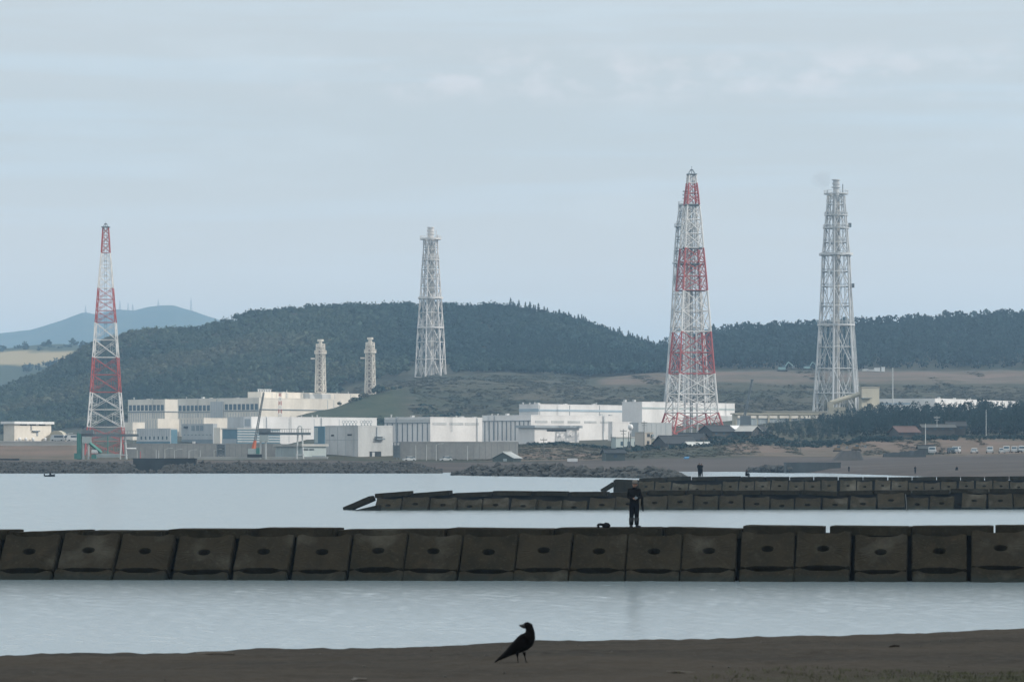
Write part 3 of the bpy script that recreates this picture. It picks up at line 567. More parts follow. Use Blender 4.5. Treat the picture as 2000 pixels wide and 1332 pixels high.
b = Bldg('annex', 'lower grey annex with small slit windows and a teal end wall', 333, 267, 346, 838, 868, 1480, PANEL, 50); b.windows('l', 272, 330, 7, 852, 858, .3); b.right('end_panel', 334, 346, 839, 866, TEAL); b.left('base', 267, 333, 862, 867, TEAL, .2); b.seams('l', 268, 332, 14, 839, 852, LINEL)
b = Bldg('annex', 'tall cream annex with a sunlit end, beside the louvred block', 398, 350, 444, 817.5, 866, 1590, CREAM, 50); b.seams('l', 352, 397, 8, 819, 850, LINEL)
b = Bldg('annex', 'grey block with three dark louvres in front of the plant hall', 416, 355, 424, 829, 868, 1500, GREYW, 50)
for x in (374, 383, 391): b.left('louvre', x, x + 6, 829.5 if False else 831, 841, LINE)
b.left('duct', 361, 367, 832, 836, DARK, .8); b.windows('l', 357, 415, 8, 848, 850, .45, LINE); b.left('base', 355, 416, 858, 867, LINE, .2)
b = Bldg('annex', 'narrow grey and cream annex just left of the teal striped building', 430, 418, 440, 837, 866, 1470, CREAM, 50)
b = Bldg('annex', 'pale grey box with white doors left of the long white hall', 486, 444, 492, 815.5, 850, 1560, PANEL, 50); b.left('door', 476, 485.5, 815.8, 831, ROOFW)
b = Bldg('cooling_house', 'low teal building with pale horizontal stripes along its front', 463, 434, 547, 836, 866, 1420, TEAL, 50, roof=CONCL, over=.3)
for k in range(5): b.right('stripe', 463, 546, 841 + k * 5, 843.2 + k * 5, PANEL, .25)
b.left('panel', 437, 462, 839, 856, TEAL, .1); b.left('base', 434, 462, 857, 866, LINEL, .15)
b = Bldg('white_hall', 'long plain white hall in front of the green hillock', 491, 476, 736, 815, 866, 1440, WHITE, 45)
b.kit('r', 500, 650, 1, 2, 3);b.seams('r', 491, 736, 5, 817, 864, LINEL, .22); b.left('door', 478, 489, 818, 832, LINEL)
b = Bldg('blue_annex', 'blue clad annex wall between the white hall and the grey block', 634, 614, 650, 834, 866, 1330, TEAL, 45); b.left('stripe', 615, 621, 835, 865, PALET)
b = Bldg('pump_house', 'grey windowless block with a pale right side, balcony and open door near the shore', 699.5, 635, 767, 833, 901, 1010, PANEL, 45)
b.left('ledge', 635, 699, 858.3, 859.3, LINEL, .05); b.left('window', 647, 652, 848.5, 851.5, DARK); b.left('window', 679, 687, 847.5, 850.5, DARK)
b.seams('l', 636, 699, 4, 834, 900, LINEL, .12); b.right('door', 722, 744, 881.5, 892.5, DARK); b.right('balcony', 732, 748, 855.5, 858.5, LINE, 1.0); b.right('railing', 732.3, 747.7, 852, 852.8, LINEL, 1.0); b.right('pipe', 735, 736.2, 834, 855, LINEL, .3); b.right('shutter', 726, 731, 883, 892, PANEL, .2); b.right('hatch', 744, 747, 897, 901, DARK)
for k in range(9):
    x = 671 + k * 6.0 + (5 if k > 4 else 0); a = MB(); q = (x - 1000) / F * 1018 ; z = zpx(824, 1018)
    cx_ = [(math.cos(j * .785) * .42, math.sin(j * .785) * .42) for j in range(9)]
    for (a0, c0), (a1, c1) in zip(cx_, cx_[1:]): a.tube((q + a0, 1018, z + c0), (q + a1, 1018, z + c1), .09, n=5)
    a.tube((q, 1018, zpx(834.5, 1018)), (q, 1018, z - .45), .14, n=6); a.tube((q - .25, 1018, zpx(830, 1018)), (q + .25, 1018, zpx(830, 1018)), .12, n=5)
    tag(a.build('roof_ventilator', LINEL), ['leftmost', 'second', 'third', 'fourth', 'fifth'][k] + ' ring shaped ventilator of the left cluster on the grey block roof' if k < 5 else ['leftmost', 'second', 'third', 'rightmost'][k - 5] + ' ring shaped ventilator of the right cluster on the grey block roof', 'ventilator', 'roof ventilators on the grey block')
b = Bldg('low_workshop', 'low white workshop with a flat pale roof and slit vents left of the grey block', 590, 538, 637, 867, 896, 985, PALET, 45, roof=CONCL, over=.5, rh=.7)
b.right('vent', 593, 602, 876.5, 879, DARK); b.right('vent', 604, 613, 876.5, 879, DARK); b.seams('l', 539, 589, 7, 871, 896, LINEL, .15); b.right('hatch', 610, 635, 890, 893, LINE)

# middle group
b = Bldg('service_hall', 'grey and white service hall with louvre bands, left of the two long white ones', 840.5, 751, 942, 816, 864, 1290, WHITE, 47)
b.left('frieze', 751, 840, 818, 824, PANEL, .1); b.seams('l', 752, 840, 9, 826, 864, LINE, .3, .25, 'pilaster'); b.left('ledge', 751, 840, 825, 826.4, LINE, .3)
b.kit('r', 846, 935, 2, 1, 3); b.kit('l', 756, 835, 3, 1, 2);
for x in (845, 878, 908): b.right('louvre', x, x + 27, 824.5, 829.5, PANEL, .1)
b = Bldg('service_hall', 'long white service hall with five louvre bands behind the small vented building', 1037, 942, 1206, 812, 864, 1330, WHITE, 47)
b.seams('l', 943, 1036, 11, 822, 863, LINE, .3, .25, 'pilaster'); b.left('ledge', 942, 1037, 821, 822.4, LINE, .3)
b.kit('l', 946, 1030, 4, 1, 3); b.kit('r', 1140, 1200, 5, 1, 2);
for k in range(5): b.right('louvre', 1045 + k * 32, 1069 + k * 32, 821, 825.5, PANEL, .1)
b = Bldg('white_annex', 'low white annex at the right end of the long service hall', 1196, 1188, 1233, 825.5, 866, 1322, WHITE, 47)
b = Bldg('white_block', 'white upper block with a pale blue band behind the long service hall', 1052, 1014, 1217, 790.5, 850, 1450, WHITE, 47)
b.kit('r', 1060, 1205, 6, 0, 4);
b.right('band', 1052, 1216, 799, 803, BLUEB); b.left('band', 1014, 1052, 798, 804, BLUEB); b.seams('r', 1025, 1200, 3, 791, 811, LINE, .35)
for x in (1019, 1032, 1042): a = MB(); q = b.tl(x); a.tube((.8, q, b.h), (.8, q, b.h + 1.1), .3, n=6); a.build('roof_vent', PANEL, b.o)
b = Bldg('white_block', 'white block with a grey left side directly behind the right red and white pylon', 1254, 1215, 1435, 786, 856, 1420, WHITE, 50)
b.kit('r', 1260, 1425, 7, 1, 4);
b.right('band', 1254, 1434, 795, 798.5, PALET, .1); b.right('lower_wall_shade', 1337, 1434.5, 810, 856, PANEL, 2.2); b.windows('r', 1392, 1432, 5, 818, 836, .8, LINEL) ; b.seams('r', 1257, 1431, 2, 787, 809, LINE, .35)  # grey lower wall stands in for a neighbouring building's shaded face
for x in (1218, 1236): a = MB(); q = b.tl(x); a.box(.4, 1.4, q - .5, q + .5, b.h, b.h + 1.2); a.build('roof_vent', PANEL, b.o)
b = Bldg('gatehouse', 'small white building with a flat grey roof and one long slit vent', 1044, 1013, 1131, 830.5, 863, 1240, WHITE, 47, roof=LINEL, over=.9, rh=.9)
b.right('vent', 1068, 1106, 838, 842, DARK)
for x, y in ((1092, 851), (1112, 850)): a = MB(); a.lathe([(.2, 0), (.42, .25), (.4, .6), (.15, .85)], (b.sr(x), -.6, b.z(y + 2.2)), 10); a.build('exhaust_hood', ROOFW, b.o)
b = Bldg('pale_house', 'pale teal flat roofed house beside the utility poles', 1203, 1194, 1252, 853, 880, 1130, PALET, 40, roof=CONCL, over=.2, rh=.4); b.windows('r', 1208, 1248, 3, 862, 870, .35)
b = Bldg('grey_shed', 'large dull grey shed with trees before it left of the pylon foot', 1247, 1230, 1312, 827, 876, 1200, GREYW, 40); b.seams('r', 1250, 1305, 6, 828, 870, LINEL, .2)
p = W(1231.5, 840, 1190); t = thing('white_dome', 'small round white dome at the edge of the white annex', 'dome', p); MB().lathe([(.25, -1), (.3, 0), (.75, .4), (.95, 1.1), (.75, 1.8), (.2, 2.1)], n=14).build('dome', ROOFW, t); MB().tube((0, 0, -4.5), (0, 0, -.9), .25).build('post', PANEL, t)

# right group
b = Bldg('long_shed', 'long low tan shed with an open bay front below the right hand stack', 1437, 1430, 1690, 806.5, 836, 1395, TAN, 20, roof=TAN, over=.6, rh=.6)
for k in range(6):
    x0 = 1440 + k * 41; b.right('bay', x0, x0 + 36, 817, 834, LINEL, .08); b.right('awning', x0, x0 + 36, 811.5, 816.5, CREAM, .5)
b.seams('r', 1437, 1690, 6, 810, 834, TAN, .8, .7, 'post'); b.seams('r', 1440, 1688, 30, 818, 833, PALET, .5, .14, 'mullion')
b = Bldg('long_shed', 'upper tan gallery wall running under the conveyor at the foot of the right hand stack', 1496, 1490, 1700, 802.5, 812, 1425, TAN, 20, roof=TAND, over=.3, rh=.4)
b = Bldg('tan_tower', 'square tan concrete tower with a dark ledge, right of the right hand stack', 1683, 1677, 1717.5, 755, 812, 1400, TAN, 25, roof=TAND, over=.15, rh=.5)
b.right('ledge', 1681, 1700, 777, 778.5, STEELD, 1.2); b.left('recess_shade', 1677.5, 1682.5, 758, 776, TAND, .1)
t = thing('conveyor', 'inclined tan conveyor tube climbing to the tan tower', 'conveyor', W(1621, 797, 1400)); o0 = W(1621, 797, 1400)
a = MB(); pa, pb = W(1622, 787, 1400) - o0, W(1681, 769, 1402) - o0; a.tube(pa, pb, 1.0, n=8); a.build('tube', TAN, t); a = MB(); a.box(-.6, 6.2, -2, 3, -3.5, .4); a.box(12, 22, -1, 3, -3.5, .2); a.build('hopper', TAN, t); a = MB()
for k in (.25, .55, .8): q = pa.lerp(pb, k); a.tube(q, (q.x, q.y, -3), .22, n=5)
a.build('trestle', TAND, t); a = MB(); a.box(-1.0, 1.4, -1, 1, .3, 2.6); a.build('head_box', TAN, t)
b = Bldg('white_block', 'long white block showing behind the pines at the far right', 1826, 1716, 1992, 779.5, 830, 1480, WHITE, 60)
b.left('band', 1717, 1778, 786, 790, BLUEB); b.left('white_panel', 1717, 1778, 780.5, 808, WHITE, .08)
b.seams('r', 1830, 1985, 5, 781, 800, LINE, .3)
for x in (1840, 1870, 1900): a = MB(); q = b.sr(x); a.box(q - .4, q + .4, 1, 2, b.h, b.h + 1); a.build('roof_vent', PANEL, b.o)

# seawalls
def wall_run(name, label, x0, x1, yt, Y0, Y1, yb, mat, n=0, th=1.2):
    a = Vector(((x0 - 1000) / F * Y0, Y0, 0)); c = Vector(((x1 - 1000) / F * Y1, Y1, 0)); z0 = zpx(yb, Y0); t = thing(name, label, 'wall', (a.x, a.y, z0), math.atan2(c.y - a.y, c.x - a.x)); Lw = (c - a).length; h = zpx(yt, Y0) - z0
    MB().box(0, Lw, 0, th, -3, h).build('wall', mat, t)
    MB().box(-.1, Lw + .1, -.05, th + .1, h, h + .25).build('coping', mat, t)
    if n:
        m = MB()
        for k in range(n): q = Lw * (k + .5) / n; m.box(q - .07, q + .07, -.03, .05, 0, h - .1)
        m.build('joints', paint('wall_joint', (.27, .27, .27)), t)
    return t
wall_run('seawall', 'long grey concrete seawall below the plant, right of the red and white pylon', 243, 548, 867.5, 1003, 1003, 896, CONC, 26)
wall_run('seawall', 'grey concrete seawall right of the grey block that runs into the grassy bank', 780, 1012, 864, 1004, 1006, 899, CONC, 20)
wall_run('caisson', 'blackish caisson wall standing in the shore rocks left of centre', 260, 382, 897, 800, 800, 925, DCONC, 0, 3)
wall_run('quay_edge', 'thin pale quay edge between the seawall and the shore rocks', 380, 640, 893.5, 985, 985, 898, CONCL)
wall_run('dark_wall', 'short dark wall above the rocks at the far left edge', -40, 37, 897, 930, 930, 904, DCONC)
wall_run('retaining_wall', 'low dark retaining wall at the right end of the far beach', 1536, 1642, 905, 800, 806, 914, paint('dark_revetment', (.10, .115, .12), var=.25), 0)
m = MB(); p = W(769, 893, 995); t = thing('steel_frame', 'dark steel frame gate between the grey block and the right seawall', 'frame', p); z1 = 28 * S(1030)
for q in (0, .9, 1.8): m.box(q - .12, q + .12, -.12, .12, -1, z1)
for k in range(5): m.box(0, 1.8, -.08, .08, z1 * k / 4 - .1, z1 * k / 4 + .1)
m.build('frame', STEELD, t); MB().box(.05, 1.75, .2, .3, 0, z1 * .75).build('panel', LINE, t)
p = W(424, 893, 990); t = thing('lattice_tower', 'short dark lattice tower standing against the seawall', 'tower', p); m = MB(); hh_ = 25 * S(990); wd = 15 * S(990)
for q in (0, wd):
    for r_ in (0, 1.6): m.tube((q, r_, -1), (q, r_, hh_), .16, n=5)
for k in range(4):
    z0 = hh_ * k / 4; z1 = hh_ * (k + 1) / 4; m.tube((0, 0, z1), (wd, 0, z1), .13, n=4); m.tube((0, 0, z0), (wd, 0, z1), .1, n=4); m.tube((wd, 0, z0), (0, 0, z1), .1, n=4); m.tube((0, 1.6, z1), (wd, 1.6, z1), .1, n=4)
m.build('frame', STEELD, t); m = MB(); m.box(.1, wd - .1, .3, 1.3, hh_ * .3, hh_ * .95); m.build('machine_box', LINE, t)
for i, (x, yt, kd) in enumerate(((268, 879, 0), (305, 878, 0), (310, 880, 0), (322, 877, 1), (341, 879, 1), (369, 880, 1), (391, 879, 0), (418, 879, 1), (600, 880, 0), (812, 869, 0), (833, 868, 0), (852, 868, 1), (913, 870, 0))):
    kindn = 'thin pale post' if kd == 0 else 'pale lamp post'
    where = ['nearest the red and white pylon', 'left of the dark caisson middle', 'of a close pair above the dark caisson', 'with a lamp arm above the caisson', 'at the right end of the caisson', 'between caisson and dark lattice tower', 'just left of the dark lattice tower', 'touching the dark lattice tower', 'before the low white workshop', 'leftmost on the right seawall', 'second on the right seawall', 'with a lamp arm on the right seawall', 'rightmost on the right seawall'][i]
    pole('light_post', kindn + ' ' + where, 'post', x, yt, 896, 990, .10, POLEW, kd)
pole('red_post', 'short red post against the seawall right of the pylon', 'post', 274, 881, 895, 988, .14, RED)

# ------------------------------------------------------------------ lattice towers
def lattice(t, base_y, Y, levels, n, ph, leg_r, br_r, mats, pat='x', red=None, rings=(), sub=True, stagger=None):
    """levels: (photo y, half width px); one mesh per leg, one for the bracing"""
    z_ = lambda y: (base_y - y) * S(Y)
    def corner(k, i):
        y, r_ = levels[k]; a = ph + 2 * math.pi * i / n - math.pi / 2; rr_ = r_ * S(Y); return Vector((rr_ * math.cos(a), rr_ * math.sin(a), z_(y)))
    mi = lambda k: (1 if red and red(levels[k][0] * .5 + levels[k + 1][0] * .5) else 0)
    for i in range(n):
        a = MB()
        for k in range(len(levels) - 1): a.tube(corner(k, i), corner(k + 1, i), leg_r * (.7 + .3 * k / len(levels)), n=6, m=mi(k))
        a.build('leg', mats, t)
    a = MB()
    for k in range(len(levels) - 1):
        for i in range(n):
            A, B, C, D = corner(k, i), corner(k, (i + 1) % n), corner(k + 1, i), corner(k + 1, (i + 1) % n); mm = mi(k); f_ = br_r * (.75 + .25 * k / len(levels))
            a.tube(C, D, f_, n=4, m=mm)
            if k == 0: a.tube(A, B, f_, n=4, m=mm)
            if pat == 'x':
                a.tube(A, D, f_, n=4, m=mm); a.tube(B, C, f_, n=4, m=mm)
                if sub:
                    X = (A + B + C + D) / 4; 
                    for P, Q in ((A, C), (B, D)):
                        M_ = (P + Q) / 2; a.tube(M_, (P + X) / 2, f_ * .65, n=3, m=mm); a.tube(M_, (Q + X) / 2, f_ * .65, n=3, m=mm)
                        a.tube((P * 3 + Q) / 4, (P + X) / 2, f_ * .55, n=3, m=mm); a.tube((P + Q * 3) / 4, (Q + X) / 2, f_ * .55, n=3, m=mm)
                        a.tube((P + X) / 2, (Q + X) / 2, f_ * .6, n=3, m=mm)
            else:                                   # diamond bracing over two storeys
                M0, M1 = (A + B) / 2, (C + D) / 2
                if k % 2 == 0: a.tube(M0, C, f_, n=4, m=mm); a.tube(M0, D, f_, n=4, m=mm)
                else: a.tube(A, M1, f_, n=4, m=mm); a.tube(B, M1, f_, n=4, m=mm)
                if sub:
                    e = .5; a.tube(A.lerp(C, e), (M0 + (C if k % 2 == 0 else A)) / 2, f_ * .55, n=3, m=mm); a.tube(B.lerp(D, e), (M0 + (D if k % 2 == 0 else B)) / 2, f_ * .55, n=3, m=mm)
    a.build('bracing', mats, t)
    return z_, corner
def stack(name, label, x, base_y, Y, levels, legr, brr, mat, flue_r, flue_top, flange, platforms, n=6, ph=R(-13 + 0), pat='d', flues=3, group=None, fmat=None):
    p = W(x, base_y, Y); t = thing(name, label, 'stack', p, 0, group); z_, corner = lattice(t, base_y, Y, levels, n, ph, legr, brr, [mat], pat)
    s_ = S(Y); fr = flue_r * s_
    for k in range(flues):
        a = MB(); q = k * 2.09 + .4; off = fr * .62 if flues > 1 else 0; rr_ = fr * (.62 if flues > 1 else 1); cxy = (off * math.cos(q), off * math.sin(q), 0)
        a.lathe([(rr_, 0), (rr_, z_(levels[0][0]) * .98)], cxy, 14); a.build('flue', fmat or FLUE, t)
    if n == 6:
        a = MB()
        for k in range(12):
            q = ph + k * math.pi / 6 + .2; c_, d_ = math.cos(q), math.sin(q); rb, rt = levels[-1][1] * s_ * .62, levels[0][1] * s_ * .62; a.tube((rb * c_, rb * d_, 0), (rt * c_, rt * d_, z_(levels[0][0])), brr * .5, n=4)
        a.build('inner_frame', mat, t)
        for y, r_ in levels[1:-1]:
            a = MB(); pts_ = [(r_ * s_ * math.cos(ph + i * math.pi / 3 - math.pi / 2), r_ * s_ * math.sin(ph + i * math.pi / 3 - math.pi / 2)) for i in range(7)]
            for (xa, ya), (xb, yb) in zip(pts_, pts_[1:]): a.quad((xa, ya, z_(y)), (xb, yb, z_(y)), (xb * .7, yb * .7, z_(y)), (xa * .7, ya * .7, z_(y))); a.tube((xa, ya, z_(y) + 1.1), (xb, yb, z_(y) + 1.1), .08, n=4)
            a.build('walkway', STEELD, t)
    a = MB(); a.lathe([(fr, z_(levels[0][0]) - 2), (fr, z_(flue_top))], n=16); a.build('chimney_top', mat, t)
    for (y, r_, h_) in flange:
        a = MB(); a.lathe([(r_ * s_, z_(y) - h_ * s_ / 2), (r_ * s_, z_(y) + h_ * s_ / 2)], n=16); a.build('flange', mat, t)
    for (y, r_, h_, fat) in platforms:
        a = MB(); zz_ = z_(y); k = 24
        for j in range(k):
            a0, a1 = 2 * math.pi * j / k, 2 * math.pi * (j + 1) / k; w0 = math.sin(j * 1.9) * .18 * h_ * s_ if fat else 0; w1 = math.sin((j + 1) % k * 1.9) * .18 * h_ * s_ if fat else 0
            ro, ri = r_ * s_, r_ * s_ * .62; P = lambda r__, a__, z__: (r__ * math.cos(a__), r__ * math.sin(a__), z__)
            b0, b1, t0, t1 = zz_ - h_ * s_ / 2 + w0, zz_ - h_ * s_ / 2 + w1, zz_ + h_ * s_ / 2 + w0 * .5, zz_ + h_ * s_ / 2 + w1 * .5
            a.quad(P(ro, a0, b0), P(ro, a1, b1), P(ro, a1, t1), P(ro, a0, t0)); a.quad(P(ri, a0, b0), P(ri, a0, t0), P(ri, a1, t1), P(ri, a1, b1)); a.quad(P(ro, a0, t0), P(ro, a1, t1), P(ri, a1, t1), P(ri, a0, t0)); a.quad(P(ro, a0, b0), P(ri, a0, b0), P(ri, a1, b1), P(ro, a1, b1))
        a.build('platform', mat, t)
        if not fat:
            a = MB(); rl = zz_ + h_ * s_ / 2
            for j in range(k):
                a0, a1 = 2 * math.pi * j / k, 2 * math.pi * (j + 1) / k; ro = r_ * s_ * .98; A = Vector((ro * math.cos(a0), ro * math.sin(a0), rl)); B = Vector((ro * math.cos(a1), ro * math.sin(a1), rl))
                a.tube(A, A + Vector((0, 0, 1.2)), .07, n=4); a.tube(A + Vector((0, 0, 1.2)), B + Vector((0, 0, 1.2)), .07, n=4)
            a.build('railing', mat, t)
    return t, z_, s_
# right hand stack
lv = [(383, 18), (400, 19), (421, 21), (446, 24), (474, 26), (497, 28.5), (531, 30), (560, 31), (598, 33), (635, 35), (678, 38), (720, 41), (768, 45), (806, 48)]
t, z_, s_ = stack('lattice_stack', 'tall galvanised exhaust stack in a lattice frame at the right, beside the tan tower', 1633, 806, 1500, lv, .48, .21, STEEL, 6.0, 351, [(352, 8.6, 2), (359, 7.6, 4), (366, 8.8, 2)], [(379, 24, 2, False), (421, 23, 1.5, False), (446, 26, 1.6, False), (497, 33.5, 4.5, True), (635, 37, 3, False)], ph=R(17 - 30))
a = MB(); a.tube((13 * s_, 0, z_(379)), (13 * s_, 0, z_(360)), .2, n=5); a.tube((-17 * s_, 0, z_(379)), (-17 * s_, 0, z_(372)), .15, n=5); a.build('lightning_rod', STEELD, t)
for y, x in ((440, 25), (558, 31)): a = MB(); a.box((x - 1) * s_, (x + 4.5) * s_, -.8, .8, z_(y + 4), z_(y - 4)); a.build('lamp_box', STEELD, t)
a = MB(); [a.tube(Vector((q * 46 * s_, -14 * s_, 0)), Vector((q * 18 * s_, -6 * s_, z_(400))), .16, n=5) for q in (.86, .93, 1.0)]; a.build('ladder', STEEL, t)
# stack behind the right pylon
lv2 = [(399, 17), (418, 18), (443, 22), (468, 24), (490, 26), (514, 27), (545, 28.5), (575, 30), (610, 32), (645, 34), (685, 38), (725, 41), (770, 45), (808, 49)]
stack('lattice_stack', 'grey exhaust stack half hidden behind the right red and white pylon', 1342, 810, 1620, lv2, .48, .21, STEEL, 6.0, 373, [(374, 9, 2), (381, 9, 3), (388, 9, 2)], [(400, 17.5, 2, False), (443, 25, 2, False), (514, 29, 3, True), (640, 34, 2.5, False)], ph=R(17 - 30))
# centre stack on the hillside
lv3 = [(470, 14), (488, 14.5), (508, 16), (527, 17.5), (545, 18.5), (563, 19.5), (584, 21), (611, 23), (640, 25), (668, 27), (702, 28.5), (737, 30.5)]
t, z_, s_ = stack('lattice_stack', 'pale exhaust stack in a lattice frame standing alone on the wooded hillside', 841, 738, 1900, lv3, .46, .23, STEELW, 5.8, 444, [(445, 7.4, 2), (451, 7.2, 4), (457, 8, 1.6)], [(467, 21, 3, False), (508, 17, 1.6, False), (582, 24.5, 4, True), (640, 26.5, 3, False)], ph=R(12 - 30))
a = MB(); a.tube((11 * s_, 0, z_(467)), (11 * s_, 0, z_(450)), .2, n=5); a.tube((14 * s_, 0, z_(467)), (14 * s_, 0, z_(459)), .4, n=5); a.build('lightning_rod', STEELW, t)
# two short stacks behind the plant
def short_stack(label, x, yt, yb, Y):
    k = (yb - yt) / 103.0; f = lambda v: yt + (v - 662) * k
    lv = [(f(677), 9.4), (f(690), 9.6), (f(702), 9.9), (f(716), 10.2), (f(730), 10.6), (f(745), 11), (yb, 11.6)]
    t, z_, s_ = stack('short_stack', label, x, yb, Y, lv, .34, .17, STEELC, 3.3, f(663), [(f(665), 6.0, 4), (f(672), 4.6, 2)], [(f(677), 9.0, 1.4, False), (f(690), 12, 2, False)], n=4, ph=R(30), pat='x', flues=1, fmat=paint('shaded_flue', (.24, .20, .17)))  # dark brown of the flue stands in for shade inside the lattice
    a = MB(); a.box(-19 * s_, -11 * s_, -.5, .5, z_(f(700)) - .4, z_(f(700)) + .4); a.build('side_platform', STEELC, t)
short_stack('short cream stack in a lattice frame rising from the big hall roof, the left one', 626, 662, 766, 1745)
short_stack('short cream stack in a lattice frame rising from behind the green hillock, the right one', 723, 658, 770, 1750)
# red and white pylons
def pylon(label, x, base_y, Y, lv, bands, ph, legr, brr, tip, core=False):
    p = W(x, base_y, Y); t = thing('transmission_pylon', label, 'pylon', p); red = lambda y: any(a <= y < b_ for a, b_ in bands)
    z_, corner = lattice(t, base_y, Y, lv, 4, ph, legr, brr, [WPAINT, RED], 'x', red); s_ = S(Y); top = z_(lv[0][0]); ht = z_(tip)
    a = MB(); r0 = lv[0][1] * s_
    for k in range(8): q = k * .785; a.path([(r0 * .8 * math.cos(q), r0 * .8 * math.sin(q), top), (r0 * .5 * math.cos(q), r0 * .5 * math.sin(q), top + (ht - top) * .35), (r0 * .08 * math.cos(q), r0 * .08 * math.sin(q), top + (ht - top) * .62)], brr * .5, 4)
    a.tube((0, 0, top), (0, 0, ht), brr * .5, n=5); a.lathe([(r0 * .35, 0), (r0 * .35, .4)], (0, 0, top + (ht - top) * .45), 8); a.build('top_cage', STEELD, t)
    a = MB(); r1 = lv[0][1] * s_ * 1.05; a.box(-r1, r1, -r1, r1, top - .12, top + .12); a.build('top_platform', STEELD, t)
    a = MB(); a.tube((.3, 0, 0), (.3, 0, top), brr * .55, n=4); a.tube((-.3, 0, 0), (-.3, 0, top), brr * .55, n=4)
    for k in range(int(top / 2.2)): a.box(-.5, .5, -.25, .25, k * 2.2, k * 2.2 + .14)
    a.build('ladder', STEELD, t)
    return t, z_, s_
b1 = [(494 + 69 * 2 * 0, 494)]
lvL = [(444, 7.6), (460, 9.2), (477, 10.6), (494, 11.8), (517, 15), (540, 17.4), (563, 20.2), (585, 22.4), (607, 24.6), (630, 27.2), (664, 30.2), (698, 33.6), (732, 36.5), (766, 39.2), (800, 43), (834, 46.5), (862, 50), (893, 54)]
pylon('red and white lattice pylon at the left shore, with the green gantry at its foot', 206.5, 893, 1075, lvL, [(444, 494), (563, 630), (698, 766), (834, 900)], R(45 + 2), .21, .085, 433)
lvR = [(341, 9.5), (358, 11.5), (378, 14.5), (401, 17), (429, 21), (457, 23.5), (485, 26), (512, 29), (540, 32), (568, 34.5), (608, 38.5), (648, 42), (689, 46), (730, 50), (770, 54), (806, 58), (848, 74)]
t, z_, s_ = pylon('taller red and white lattice pylon at the right, standing among the white blocks', 1351, 848, 1250, lvR, [(352, 401), (485, 568), (648, 730), (806, 850)], R(45 + 14.4), .38, .17, 325)
for y, (x0, x1) in ((401, (-14, 14)), (485, (-18, 19)), (517, (-22, 23)), (568, (-25, 26))):
    a = MB(); a.box(x0 * s_, x1 * s_, -3.0, 3.0, z_(y) - .2, z_(y) + .2); a.build('platform', STEELD, t)
for q, r_ in ((-2.6, .4), (2.2, .35), (-.2, .5)):
    a = MB(); a.tube((q, 1.5, 0), (q * .5, .8, z_(430)), r_, r_ * .6, n=8); a.build('cable_riser', STEEL, t)

for x0, x1, y0, y1, Y, lab in ((338, 352, 866, 868, 1012, 'white pipe bundle on the seawall top left of the white tank'), (356, 374, 866.2, 868, 1012, 'low white cover just left of the small white tank'), (376, 381, 862, 868, 1012, 'small white tank standing up behind the left seawall'), (385, 399, 865.8, 868, 1012, 'white cover right of the small white tank'), (800, 838, 862, 864.5, 1012, 'white strip of parked panels on the right seawall before the service hall'), (957, 1012, 860.5, 864.5, 1014, 'long white strip of panels left of the gatehouse')):
    s_ = S(Y); o_ = W((x0 + x1) / 2, y1, Y); wd, hh_ = (x1 - x0) * s_, (y1 - y0) * s_; a = MB(); a.box(-wd / 2, wd / 2, -.5, .5, -.8, hh_ * .8); a.box(-wd / 2 - .05, wd / 2 + .05, -.55, .55, hh_ * .8, hh_)
    for k in range(max(2, int(wd / 1.2))): q = -wd / 2 + wd * (k + .5) / max(2, int(wd / 1.2)); a.box(q - .05, q + .05, -.56, -.5, -.5, hh_)
    o = a.build('white_cover', ROOFW); o.location = o_; tag(o, lab, 'cover')

# ------------------------------------------------------------------ cranes and machines
def gantry(name, label, xa, xb, xl, xr, yb, base, Y, mat, hoist, k=1.0):
    """beam from xa to xb at photo height yb on a tower at xl and an A-frame at xr"""
    s_ = S(Y); o = W(xl, base, Y); t = thing(name, label, 'gantry crane', o); h = (base - yb) * s_; X = lambda x: (x - xl) * s_
    a = MB(); a.box(X(xa), X(xb), -.45, .45, h - .35, h + .35)
    for k in range(22): q = X(xa) + (X(xb) - X(xa)) * k / 22; a.tube((q, -.5, h + .35), (q, -.5, h + 1.35), .05, n=4)
    a.tube((X(xa), -.5, h + 1.35), (X(xb), -.5, h + 1.35), .05, n=4); a.build('beam', STEELD, t)
    for sgn in (-1, 1): a = MB(); a.box(sgn * .75 - .22, sgn * .75 + .22, -.5, .5, -1, h - .35); a.build('leg', mat, t)
    for sgn in (-1, 1): a = MB(); a.tube((X(xr) + sgn * .95, 0, -1), (X(xr) + sgn * .55, 0, h + (1.8 if hoist else -.3)), .26, n=6); a.build('support_leg', POLEW, t)
    a = MB(); a.box(X(xr) - 1.2, X(xr) + 1.2, -.2, .2, h * .08, h * .08 + .35); a.build('sill_beam', POLEW, t)
    if hoist:
        a = MB(); a.path([(X(xr) - .55, 0, h + 1.7), (X(xr) - .35, 0, h + 2.2), (X(xr) + .35, 0, h + 2.2), (X(xr) + .55, 0, h + 1.7)], .2); a.build('arch', POLEW, t)
    a = MB(); a.box(-1.0, 1.5, -.9, .9, h - 2.3, h - .4); a.build('cabin', PALET, t); a = MB(); a.box(-1.2, 2.2, -1.0, 1.0, h + .4, h + 1.5); a.build('winch_house', STEELD, t)
    return t, s_, X
t, s_, X = gantry('gantry_crane', 'green and grey gantry with a long dark beam at the foot of the left pylon', 150, 271, 168, 241, 850, 893, 985, POLEW, False)
a = MB(); a.box(X(151), X(159), -1.2, 1.0, -1, 46 * s_); a.box(X(152.5), X(154.5), -1.5, -1.2, 0, 49 * s_); a.build('green_column', GREENP, t)
a = MB(); a.box(X(146), X(158), -1.4, 1.4, -.5, 8 * s_); a.build('green_base', GREENP, t)
